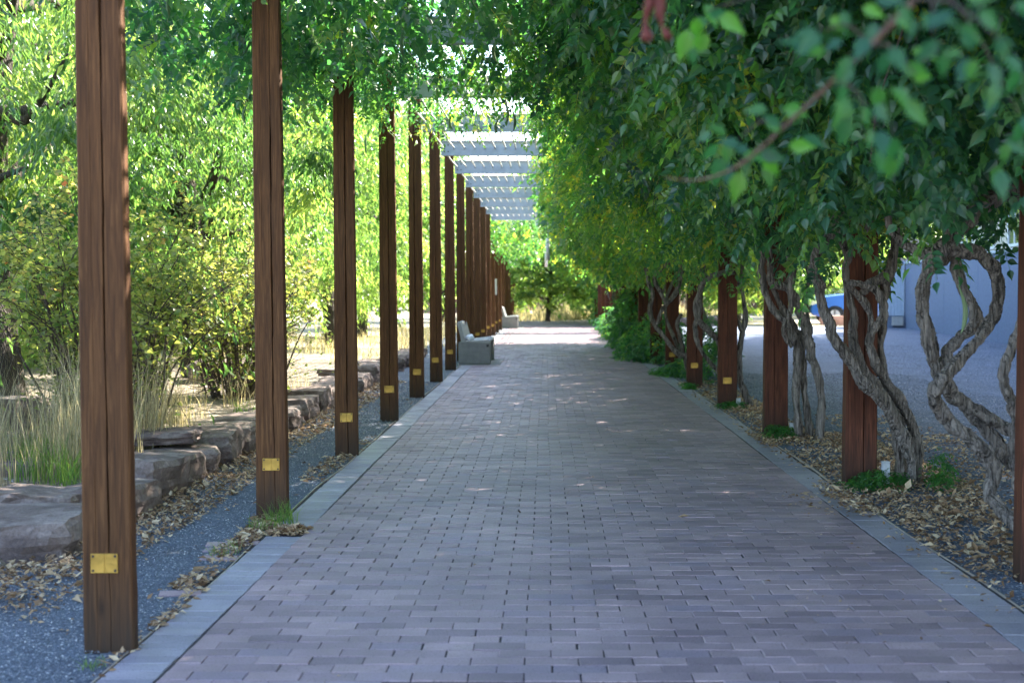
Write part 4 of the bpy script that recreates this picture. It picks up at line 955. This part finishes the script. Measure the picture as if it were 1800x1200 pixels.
for k in range(46): spots.append((q.uniform(-4.8, -3.05), q.uniform(7.4, 10.4), .12, .16, .16, 70, q.uniform(.55, 1.0), .0022, .28))
for k in range(18): spots.append((q.uniform(-4.2, -3.0), q.uniform(10, 17), .18, .16, .16, 50, q.uniform(.3, .6), .0022, .5))
grass('dry_grass', spots, M['drygrass'], 'tall pale dry grass on the left bank behind the boulders', 'grass', 61)
spots = [(q.uniform(-4.2, -2.95), q.uniform(7.6, 13), .14, .14, .14, 60, q.uniform(.2, .35), .003, .6) for k in range(11)]
grass('green_grass', spots, M['greengrass'], 'low green grass at the foot of the dry grass', 'grass', 62)
grass('grass_tuft', [(-1.60, 7.75, 0, .10, .16, 120, .17, .0018, .7), (-1.66, 7.55, 0, .1, .12, 60, .10, .0016, .8)], M['greengrass'], 'small grass tuft at the foot of the second left post', 'grass', 63)
grass('grass_tuft', [(-1.72, 6.9, 0, .08, .2, 60, .07, .0015, .8), (-1.68, 4.75, 0, .06, .05, 30, .05, .0015, .8)], M['greengrass'], 'sparse grass in the leaf litter along the left edging', 'grass', 64)
grass('far_grass', [(q.uniform(-3, 9), q.uniform(62, 72), -.05, .8, .8, 60, q.uniform(.4, .9), .02, .4) for k in range(60)], M['drygrass'], 'pale dry grass beyond the end of the walk', 'grass', 65)
grass('far_grass', [(q.uniform(-14, -3), q.uniform(24, 50), -.03, .5, .5, 50, q.uniform(.2, .6), .008, .4) for k in range(110)], M['drygrass'], 'sunlit dry grass on the open ground left of the posts', 'grass', 66)

# ------------------------------------------------------------------ leaf litter and stones
def litter(spots, seed, name='leaf_litter', label=None, mat=None, size=.029, lift=.0):
    q = np.random.default_rng(seed); P_ = []
    for (x0, x1, y0, y1, n, pile) in spots:
        x = q.uniform(0, 1, n); y = q.uniform(y0, y1, n)
        nn = vnoise(np.stack([x0 + x * (x1 - x0), y, y * 0], -1) * 2.6, 4); keep = nn > q.uniform(-.7, .55, n)
        x, y = x[keep], y[keep]
        P_.append(np.stack([x0 + x * (x1 - x0), y, q.uniform(.0, pile, len(x)) * np.sin(np.pi * x) + .005 + lift], -1))
    pos = np.concatenate(P_); n = len(pos); a = q.uniform(0, 6.28, n); d = np.stack([np.cos(a), np.sin(a), q.normal(0, .35, n)], -1)
    nrm = np.stack([q.normal(0, .45, n), q.normal(0, .45, n), np.ones(n)], -1)
    T = [leaflet(1, .55, .5, -.3) + (np.zeros(5),), leaflet(1, .8, -.5, .35) + (np.zeros(5),), leaflet(1.2, .4, .9, .2) + (np.zeros(5),)]
    sz = size * q.lognormal(-.1, .42, n); V, Fc, Rn = foliage_from(pos, d, nrm, sz, q.uniform(0, 1, n), T, q)
    V[:, 2] = np.maximum(V[:, 2], .001 + lift * .5)
    o = link(name, npmesh(name, V, Fc, Rn), mat or M['litter']); tag(o, label, 'leaves', None, 'stuff'); return o
litter([(2.11, 3.1, 6.8, 12.6, 15000, .04), (2.11, 2.7, 12.6, 20, 7500, .03), (3.0, 4.3, 7, 13, 1500, .01), (2.11, 2.55, 5.2, 7.2, 1500, .02), (2.9, 4.4, 5.2, 8, 900, .01), (1.6, 2.1, 7.9, 8.9, 260, .01), (1.93, 2.14, 8.0, 9.3, 900, .02), (1.98, 2.14, 11.2, 12.6, 700, .015), (1.95, 2.14, 5, 20, 900, .006), (3.0, 3.9, 9.5, 14.5, 2600, .02)], 71, label='dry fallen leaves heaped round the right posts and vines')
litter([(-2.75, -2.15, 5.4, 11, 9500, .045), (-2.7, -2.2, 11, 20, 6500, .035), (-1.78, -1.63, 6, 8, 1500, .02), (-1.85, -1.63, 9.5, 12, 1000, .015), (-2.2, -1.65, 5, 20, 500, .003), (-1.66, -1.60, 4.6, 6, 300, .01), (-1.62, -1.40, 7.35, 7.62, 500, .02)], 72, label='dry fallen leaves along the boulders and the left edging')
litter([(-1.35, 1.85, 4.5, 14, 420, .0), (.9, 1.9, 4.8, 9, 130, .0)], 75, label='tiny dry leaf crumbs and seeds strewn over the bricks', size=.008, lift=.001)
litter([(-1.3, 2.0, 4.6, 20, 60, .0), (1.0, 2.0, 5, 7.5, 40, .0)], 73, label='single fallen leaves scattered over the bricks', size=.022, lift=.001)
q = np.random.default_rng(74)
def chips(spots, seed, name, label):
    q = np.random.default_rng(seed); P_ = np.concatenate([np.stack([q.uniform(a, b, n), q.uniform(0, 1, n) ** 1.5 * (d_ - c_) + c_, np.zeros(n)], -1) for a, b, c_, d_, n in spots])
    n = len(P_); tv = np.array([(1, 0, 0), (-.5, .9, 0), (-.5, -.9, 0), (.1, 0, .8)]); tf = np.array([(0, 1, 3), (1, 2, 3), (2, 0, 3)])
    a = q.uniform(0, 6.28, n); d = np.stack([np.cos(a), np.sin(a), q.normal(0, .2, n)], -1)
    V, Fc, Rn = scatter(tv, tf, P_, d, np.tile([0, 0, 1.], (n, 1)), q.uniform(.002, .0048, n) * (1 + .07 * P_[:, 1]), q.uniform(0, 1, n))
    m, t, p = newmat('gravel chip'); at = N(t, 'ShaderNodeAttribute', attribute_name='rnd'); t.links.new(ramp(t, at.outputs['Fac'], [(0, (.055, .065, .085)), (.7, (.12, .138, .17)), (.93, (.26, .28, .31)), (1, (.55, .54, .52))]), p.inputs['Base Color']); p.inputs['Roughness'].default_value = .8
    o = link(name, npmesh(name, V, Fc, Rn), m); tag(o, label, 'gravel', None, 'stuff')
chips([(-2.65, -1.64, 4.5, 20, 26000)], 75, 'gravel_chips', 'loose blue grey gravel chips between the boulders and the walk')
chips([(2.12, 6, 5, 22, 42000), (6, 12, 14, 34, 9000)], 76, 'gravel_chips', 'loose blue grey gravel chips of the yard on the right')

# ------------------------------------------------------------------ stone wall
def stone_mesh(sx, sy, sz, seed):
    q = np.random.default_rng(seed); b = bmesh.new(); bmesh.ops.create_cube(b, size=2)
    bmesh.ops.subdivide_edges(b, edges=b.edges, cuts=6, use_grid_fill=True)
    co = np.array([v.co for v in b.verts]); p = co.copy()
    # boxy but chipped: power-rounded cube
    k = 13; nrm = (np.abs(p) ** k).sum(1) ** (1 / k); p = p / nrm[:, None]
    p[:, 0] *= 1 + .14 * vnoise(co * 1.1, seed); p[:, 1] *= 1 + .14 * vnoise(co * 1.2 + 3, seed + 1); p[:, 2] *= 1 + .10 * vnoise(co * 1.3 + 7, seed + 2)
    # strata steps on the sides
    st = .022 * np.sign(np.sin(p[:, 2] * q.uniform(4, 7) + q.uniform(0, 6))) * (np.abs(co[:, :2]).max(1) > .95)
    p[:, 0] *= 1 + st; p[:, 1] *= 1 + st; p += .028 * q.normal(size=p.shape) * (np.array([1, 1, .7]))
    for v, c in zip(b.verts, p): v.co = Vector((c[0] * sx / 2, c[1] * sy / 2, c[2] * sz / 2))
    bmesh.ops.triangulate(b, faces=b.faces)
    me = bpy.data.meshes.new('stone'); b.to_mesh(me); b.free(); me.materials.append(M['rock']); return me
wall = empty('stone_wall', (-2.8, 6, 0)); tag(wall, 'low wall of rough brown sandstone boulders edging the left bank', 'wall')
q = np.random.default_rng(80)
def stone(x, y, z, sx, sy, sz, rz, s):
    o = link('stone', stone_mesh(sx, sy, sz, s), None, wall); o.location = (x + 2.8, y - 6, z); o.rotation_euler = (q.normal(0, .04), q.normal(0, .04), rz)
stone(-2.92, 6.92, .075, .80, .62, .27, .14, 800)
stone(-2.74, 8.0, .08, .50, .60, .25, -.1, 801)
stone(-3.05, 7.72, .11, .5, .55, .20, .1, 850)
y = 8.45; k = 0
while y < 27:
    L = q.uniform(.38, .78); h = q.uniform(.25, .36) * (1 if y < 17 else .9); stone(-2.80 + q.normal(0, .05), y + L / 2, h / 2 - .06, q.uniform(.42, .6), L * .98, h, q.normal(0, .12), 802 + k)
    if q.uniform() < .22 and 9.5 < y < 18: stone(-2.95 + q.normal(0, .04), y + L / 2 + q.uniform(-.2, .2), h + .02, q.uniform(.4, .55), L * q.uniform(.7, 1.0), .10, q.normal(0, .2), 840 + k)
    y += L + .02; k += 1
stone(-3.9, 9.0, .12, .7, .6, .25, .3, 880); stone(-5.0, 11.5, .25, .9, .8, .4, .8, 881); stone(-4.2, 17.5, .3, 1.2, .9, .35, .2, 882)

# ------------------------------------------------------------------ building at the right
M['stucco'] = plain('blue grey stucco', (.125, .16, .235), .8, 0, .14, 40, .3)
M['cream'] = plain('cream wall', (.55, .50, .38), .8, 0, .08)
M['metal_w'] = plain('pale metal siding', (.36, .43, .52), .45, .1, .08)
M['roofm'] = plain('grey roof', (.12, .12, .13), .7)
def glassmat(name, col=(.05, .06, .07)):
    m, t, p = newmat(name); p.inputs['Base Color'].default_value = (*col, 1); p.inputs['Roughness'].default_value = .08; p.inputs['Specular IOR Level'].default_value = .8
    bump(t, p, noise(t, coords(t), 1.5, 2), .05, .01); return m
M['glass'] = glassmat('window glass')
ax, ay, bx_, by_ = 10.05, 11.5, 13.9, 50.0
L = math.hypot(bx_ - ax, by_ - ay); ang = math.atan2(by_ - ay, bx_ - ax)
bd = empty('building', (ax, ay, 0), ang)      # local x runs along the facade away from the camera, local -y is inside (right)
npan = 16; pw = L / npan
pan = MB().box(.011, pw - .011, -.25, 0, -.1, 2.45, .006).mesh('wall_panel'); pan.materials.append(M['stucco'])
for k in range(npan): o = link('wall_panel', pan, None, bd); o.location = (k * pw, 0, 0)
MB().box(0, L, -.24, -.02, -.1, 2.44).build('backing', M['dark'], bd)
MB().box(-.05, L + .05, -.30, .05, 2.452, 2.53, .01).build('coping', M['metal_w'], bd)
MB().box(-.02, L - 2, -7.5, -1.3, -.1, 5.6).build('upper_wall', M['cream'], bd)
MB().box(-.4, L - 1.6, -7.9, -.9, 5.603, 5.85, .02).build('roof', M['roofm'], bd)
wf = MB(); wf.box(0, 1.5, 0, .06, 0, .08); wf.box(0, 1.5, 0, .06, 1.22, 1.3); wf.box(0, .08, 0, .06, .081, 1.219); wf.box(1.42, 1.5, 0, .06, .081, 1.219); wf.box(.72, .78, 0, .05, .081, 1.219)
wfm = wf.mesh('window'); wfm.materials.append(M['white']); wgm = MB().box(.08, 1.42, .01, .03, .08, 1.22).mesh('pane'); wgm.materials.append(M['glass'])
for k in range(12): o = link('window', wfm, None, bd); o.location = (1.2 + k * 3.2, -1.297, 2.75); g_ = link('pane', wgm, None, o)
# end bay clad in pale vertical siding with a meter box
ex = L
for k in range(6): MB().box(ex + .02, ex + .10 + .02 * (k % 2), .02 + k * .125, .14 + k * .125, .45, 2.45, .008).build('siding_board', M['metal_w'], bd)
MB().box(ex + .105, ex + 1.65, -1.2, .76, -.1, 2.6).build('end_wall', M['stucco'], bd)
MB().box(ex - .25, ex + .018, .1, .5, .08, .42, .01).build('meter_box', M['concrete_l'], bd)
tag(bd, 'low building with a blue grey panelled wall and upper windows behind the right vines', 'building')

# pale house far behind the car
h = empty('house', (20.0, 78, 0), 0)
MB().box(-6, 6, 0, 6, -.1, 3.2).build('wall', M['cream'], h); MB().prism([(-6.5, 3.202), (6.5, 3.202), (0, 5.2)], 'y', -.5, 6.5).build('roof', M['roofm'], h)
for xx in (-3.5, 1.5): o = MB().box(xx, xx + 1.4, -.03, .0, 1.0, 2.2).build('window', M['white'], h); MB().box(xx + .1, xx + 1.3, -.05, -.031, 1.1, 2.1).build('pane', M['glass'], o)
tag(h, 'pale low house seen behind the blue car', 'house')

# fence at the end of the walk
fe = empty('board_fence', (-8, 82, 0)); M['fencew'] = plain('weathered fence board', (.20, .12, .08), .8, 0, .25)
fb = MB().box(0, .19, 0, .025, 0, 1.75, .004).mesh('board'); fb.materials.append(M['fencew'])
for k in range(110): o = link('board', fb, None, fe); o.location = (k * .2, 0, random.uniform(-.02, .02))
MB().box(0, 22, .026, .07, .4, .5).build('rail', M['fencew'], fe); MB().box(0, 22, .026, .07, 1.3, 1.4).build('rail', M['fencew'], fe)
tag(fe, 'weathered reddish board fence past the end of the walk', 'fence')

# ------------------------------------------------------------------ car
def carpaint():
    m, t, p = newmat('blue car paint'); p.inputs['Base Color'].default_value = (.012, .13, .50, 1); p.inputs['Metallic'].default_value = .25; p.inputs['Roughness'].default_value = .3
    p.inputs['Coat Weight'].default_value = .8; p.inputs['Coat Roughness'].default_value = .06
    bump(t, p, noise(t, coords(t), 400, 2), .03, .001); return m
M['paint'] = carpaint(); M['tyre'] = plain('tyre rubber', (.018, .018, .02), .85); M['rim'] = plain('alloy', (.45, .46, .48), .35, .6)
M['headl'] = plain('headlight lens', (.75, .76, .72), .12, 0, .03); M['redl'] = plain('tail light', (.4, .02, .02), .2)
car = empty('parked_car', (11.65, 56.8, -.05)); car.scale = (1.17, 1.17, 1.17); LN, WD = 4.7, 1.85   # nose towards -x
def arch(cx, r, z0, n=9): return [(cx + r * math.cos(math.pi - math.pi * i / (n - 1)), z0 + r * math.sin(math.pi * i / (n - 1))) for i in range(n)][::-1]
bot = .28
outl = [(0, .45), (.02, .75), (.10, .93), (.35, 1.03), (1.25, 1.14), (1.32, 1.16), (4.55, 1.14), (4.68, 1.02), (4.70, .55), (4.62, .32)]
low = [(4.28, bot)] + [(3.85 + .42 * math.cos(a), bot + .42 * math.sin(a)) for a in np.linspace(.05, math.pi - .05, 10)] + [(3.4, bot), (1.32, bot)] + [(.9 + .42 * math.cos(a), bot + .42 * math.sin(a)) for a in np.linspace(.05, math.pi - .05, 10)] + [(.40, bot), (.08, .34)]
prof = outl + low
def car_body():
    b = bmesh.new(); lays = []
    for yy, ins in ((0, .06), (.07, 0), (WD - .07, 0), (WD, .06)):
        ring = []
        for x, z in prof:
            cx, cz = 2.35, .72; ring.append(b.verts.new((cx + (x - cx) * (1 - ins * .25), yy, cz + (z - cz) * (1 - ins * .9) if z > .7 else z)))
        lays.append(ring)
    n = len(prof)
    for a, c in zip(lays, lays[1:]):
        for k in range(n): b.faces.new((a[k], a[(k + 1) % n], c[(k + 1) % n], c[k]))
    b.faces.new(lays[0]); b.faces.new(list(reversed(lays[-1]))); bmesh.ops.triangulate(b, faces=[f for f in b.faces if len(f.verts) > 4]); bmesh.ops.recalc_face_normals(b, faces=b.faces)
    me = bpy.data.meshes.new('body'); b.to_mesh(me); b.free(); return me
link('body', car_body(), M['paint'], car)
def cabin(pr, y0, y1, tum, name, mat):
    b = bmesh.new(); n = len(pr); A = []; 
    for yy, s in ((y0, 1), (y1, -1)):
        A.append([b.verts.new((x, yy + s * tum * max(0, z - 1.14), z)) for x, z in pr])
    for k in range(n): b.faces.new((A[0][k], A[0][(k + 1) % n], A[1][(k + 1) % n], A[1][k]))
    b.faces.new(A[0]); b.faces.new(list(reversed(A[1]))); bmesh.ops.recalc_face_normals(b, faces=b.faces); me = bpy.data.meshes.new(name); b.to_mesh(me); b.free(); return link(name, me, mat, car)
cabin([(1.25, 1.145), (1.95, 1.66), (2.15, 1.72), (3.95, 1.71), (4.2, 1.64), (4.58, 1.145)], .05, WD - .05, .28, 'cabin', M['paint'])
for w0, w1, x0, x1 in ((1.62, 2.12, 1.45, 2.75), (2.16, 3.0, 2.83, 3.55)):
    pass
cabin([(1.55, 1.17), (2.08, 1.62), (2.72, 1.63), (2.72, 1.17)], .035, WD - .035, .28, 'window', M['glass'])
cabin([(2.80, 1.17), (2.80, 1.63), (3.55, 1.63), (3.72, 1.17)], .035, WD - .035, .28, 'window', M['glass'])
cabin([(3.80, 1.17), (3.65, 1.63), (4.05, 1.60), (4.36, 1.17)], .035, WD - .035, .28, 'window', M['glass'])
MB().prism([(1.27, 1.17), (1.93, 1.655), (1.97, 1.64), (1.33, 1.16)], 'y', .17, WD - .17).build('windshield', M['glass'], car)
for xx in (.9, 3.85):
    for yy in (-.01, WD - .21):
        wh = empty('wheel', (xx, yy, .35)); wh.parent = car
        MB().cyl((0, 0, 0), 'y', .35, .22, 26).build('tyre', M['tyre'], wh, True); rm = MB().cyl((0, -.008, 0), 'y', .20, .02, 20)
        for a in range(5):
            rm.box(-.02, .02, -.02, -.009, .03, .19)
        rm.build('rim', M['rim'], wh)
for yy in (.02, WD - .34): MB().prism([(-.005, .74), (.055, .90), (.42, .96), (.38, .84), (.06, .72)], 'y', yy - .03, yy + .32).build('headlight', M['headl'], car)
for yy in (-.004, WD - .26): MB().box(4.52, 4.71, yy, yy + .25, .85, 1.05, .02).build('tail_light', M['redl'], car)
MB().box(-.03, .03, .2, WD - .2, .42, .66, .01).build('grille', M['black'], car)
for yy in (-.16, WD + .01): MB().box(1.62, 1.80, yy, yy + .15, 1.16, 1.30, .03).build('mirror', M['paint'], car)
for x in (2.45, 3.45): MB().box(x, x + .17, -.022, 0, .98, 1.01).build('door_handle', M['rim'], car)
for x in (1.45, 2.76, 3.7): MB().box(x, x + .008, -.004, .003, .34, 1.13).build('door_seam', M['black'], car)
tag(car, 'bright blue parked car with its nose to the left beyond the gravel yard', 'car')
M['terra'] = plain('reddish stone', (.42, .22, .15), .8)
o = link('kerb_block', stone_mesh(1.25, .5, .40, 950), None); o.data.materials.clear(); o.data.materials.append(M['terra']); o.location = (12.15, 54.2, .17); tag(o, 'reddish stone block lying in front of the wheel of the blue car', 'block')
o = link('boulder', stone_mesh(.9, .7, .5, 951), None); o.location = (6.9, 53.5, .15); tag(o, 'grey boulder beyond the gravel yard, left of the blue car', 'boulder')
o = link('boulder', stone_mesh(.6, .5, .4, 952), None); o.location = (5.6, 53.0, .12); tag(o, 'smaller boulder beyond the gravel yard beside a larger one', 'boulder')

# ------------------------------------------------------------------ branch near the camera
fb_ = empty('vine_branch', (1.2, 2.3, 2.6))
def rel(p): return (p[0] - 1.2, p[1] - 2.3, p[2] - 2.6)
main = [P(1170, 312, 2.35), P(1230, 316, 2.3), (P(1300, 290, 2.2)), P(1380, 222, 2.1), P(1465, 142, 2.0), P(1530, 80, 1.95), P(1640, -40, 2.0), P(1800, -260, 2.3), P(1950, -560, 3.1), P(2100, -700, 4.0), P(2150, -700, 4.9)]
link('stem', tube([rel(p) for p in main], [.0012, .002, .0028, .0034, .0042, .005, .007, .010, .012, .014, .016], 'stem', 10, .02, .05, 5), barkmat('young stem bark', (.12, .055, .035), (.32, .19, .13)), fb_)
fl_me = []
for k in range(4):
    lv, lf = leaflet(.075, .038, .22 + .05 * k, .12 + .08 * k, True); me = npmesh('leaflet', lv, lf, np.full(len(lv), k / 3.0), smooth=True); me.materials.append(M['fgleaf']); fl_me.append(me)
q = np.random.default_rng(90)
LFS = [(1225, 30, 2.3, 3, -1.5), (1245, 58, 2.3, 3, -2.2), (1212, 52, 2.3, 3, -1.9), (1262, 25, 2.3, 3, -.6), (1460, 28, 2.0, 3, -.9), (1515, 12, 1.9, 3, -.4), (1440, 62, 1.95, 1, 3.0), (1480, 70, 1.9, 0, -2.6), (1425, 85, 2.0, 1, 2.8), (1540, 40, 1.8, 0, -2.0), (1560, 90, 1.8, 0, -1.7),
 (1600, 92, 1.9, 3, -.1), (1604, 135, 1.9, 3, -.1), (1590, 180, 1.9, 3, -.5), (1500, 120, 1.9, 1, -2.2), (1485, 165, 1.95, 2, -1.8), (1520, 185, 1.9, 1, -1.3), (1545, 150, 1.85, 2, -1.5), (1530, 225, 1.9, 1, -1.6), (1570, 240, 1.95, 1, -1.4), (1565, 270, 2.0, 2, -1.5), (1495, 205, 2.0, 1, -1.9),
 (1350, 195, 2.2, 2, 3.0), (1375, 190, 2.2, 2, -.2), (1275, 240, 2.3, 2, 2.4), (1262, 255, 2.3, 1, -2.4), (1300, 255, 2.2, 0, 2.9), (1335, 265, 2.2, 0, -.4), (1345, 272, 2.2, 3, -1.0), (1305, 300, 2.25, 3, -1.9), (1350, 290, 2.25, 2, -1.5), (1385, 255, 2.15, 3, -.1), (1270, 275, 2.3, 1, -1.8),
 (1650, 30, 1.6, 1, -.5), (1690, 55, 1.6, 0, -.9), (1720, 20, 1.6, 1, -.6), (1760, 60, 1.6, 0, -1.6), (1780, 10, 1.6, 1, -.2), (1660, 90, 1.7, 1, -1.5), (1625, 20, 1.7, 0, -1.4), (1580, 10, 1.7, 1, -.9), (1700, 100, 1.7, 0, -1.9), (1740, 110, 1.7, 0, -1.2), (1785, 120, 1.8, 1, -1.5), (1770, 250, 2.2, 2, -1.7), (1795, 210, 2.2, 1, -1.5), (1760, 290, 2.3, 2, -1.9), (1745, 170, 2.2, 0, -2.0)]
for (px, py, D, var, ang) in LFS:
    for rep in range(2):
        if rep: px, py, D, ang, var = px + q.uniform(-30, 30), py + q.uniform(-28, 28), D * q.uniform(.93, 1.08), ang + q.normal(0, .5), int(q.integers(0, 3))
        p = P(px, py, D); o = bpy.data.objects.new('leaflet', fl_me[var]); COL.objects.link(o); o.parent = fb_; o.location = rel(p)
        d = Vector((math.cos(ang), q.normal(0, .35), math.sin(ang))).normalized(); side = d.cross(Vector((q.normal(0, .35), -1, q.normal(.1, .35)))).normalized(); nn = side.cross(d)
        M3 = Matrix((side, d, nn)).transposed(); o.rotation_euler = M3.to_euler(); s = q.uniform(.42, .75) * D / 2.0; o.scale = (s, s, s)
tw = []
for a_, b_ in (((1530, 80, 1.95), (1610, 135, 1.9)), ((1530, 80, 1.95), (1450, 55, 1.95)), ((1465, 142, 2.0), (1540, 220, 1.92)), ((1300, 290, 2.2), (1360, 275, 2.2)), ((1380, 222, 2.1), (1300, 245, 2.25)), ((1600, 0, 1.95), (1760, 70, 1.6)), ((1640, -40, 2.0), (1790, 200, 2.2)), ((1640, -40, 2), (1640, 60, 1.65)), ((1640, -40, 2), (1240, 20, 2.3))):
    A, B = P(*a_), P(*b_); m_ = (A + B) / 2 + Vector((0, 0, .02)); tw.append(tube([rel(A), rel(m_), rel(B)], [.003, .0024, .0012], '', 6, .02, raw=True))
V, Fc = join_raw(tw); o = link('twigs', npmesh('twigs', V, Fc, smooth=True), M['twig'], fb_); tag(o, kind='stuff')
tag(fb_, 'blurred leafy vine branch hanging close to the camera at top right', 'branch')
# dried red flowers hanging near the camera
fl = empty('dried_flowers', P(1160, -40, 2.2))
o0 = fl.location
for (x, y, x2, y2) in ((1140, 5, 1136, 75), (1160, 15, 1175, 72)):
    A, B, C_ = P(x + 6, -60, 2.2) - o0, P(x, y, 2.2) - o0, P(x2, y2, 2.2) - o0
    me = tube([A, B, (B + C_) / 2 + Vector((-.004, 0, 0)), C_ - (C_ - B) * .15, C_], [.002, .008, .003, .009, .002], 'bloom', 9, .006, .35, int(x)); a = me.attributes.new('rnd', 'FLOAT', 'POINT'); a.data.foreach_set('value', np.full(len(me.vertices), .5, np.float32)); link('bloom', me, M['flower'], fl)
link('stalk', tube([P(1146, -60, 2.2) - o0, P(1300, -200, 2.2) - o0, P(1640, -300, 2.3) - o0, P(1900, -560, 3.0) - o0], [.002, .003, .004, .006], 'stalk', 6, .03), M['twig'], fl)
tag(fl, 'pair of blurred reddish dried blooms hanging at the top of the photo', 'flowers')
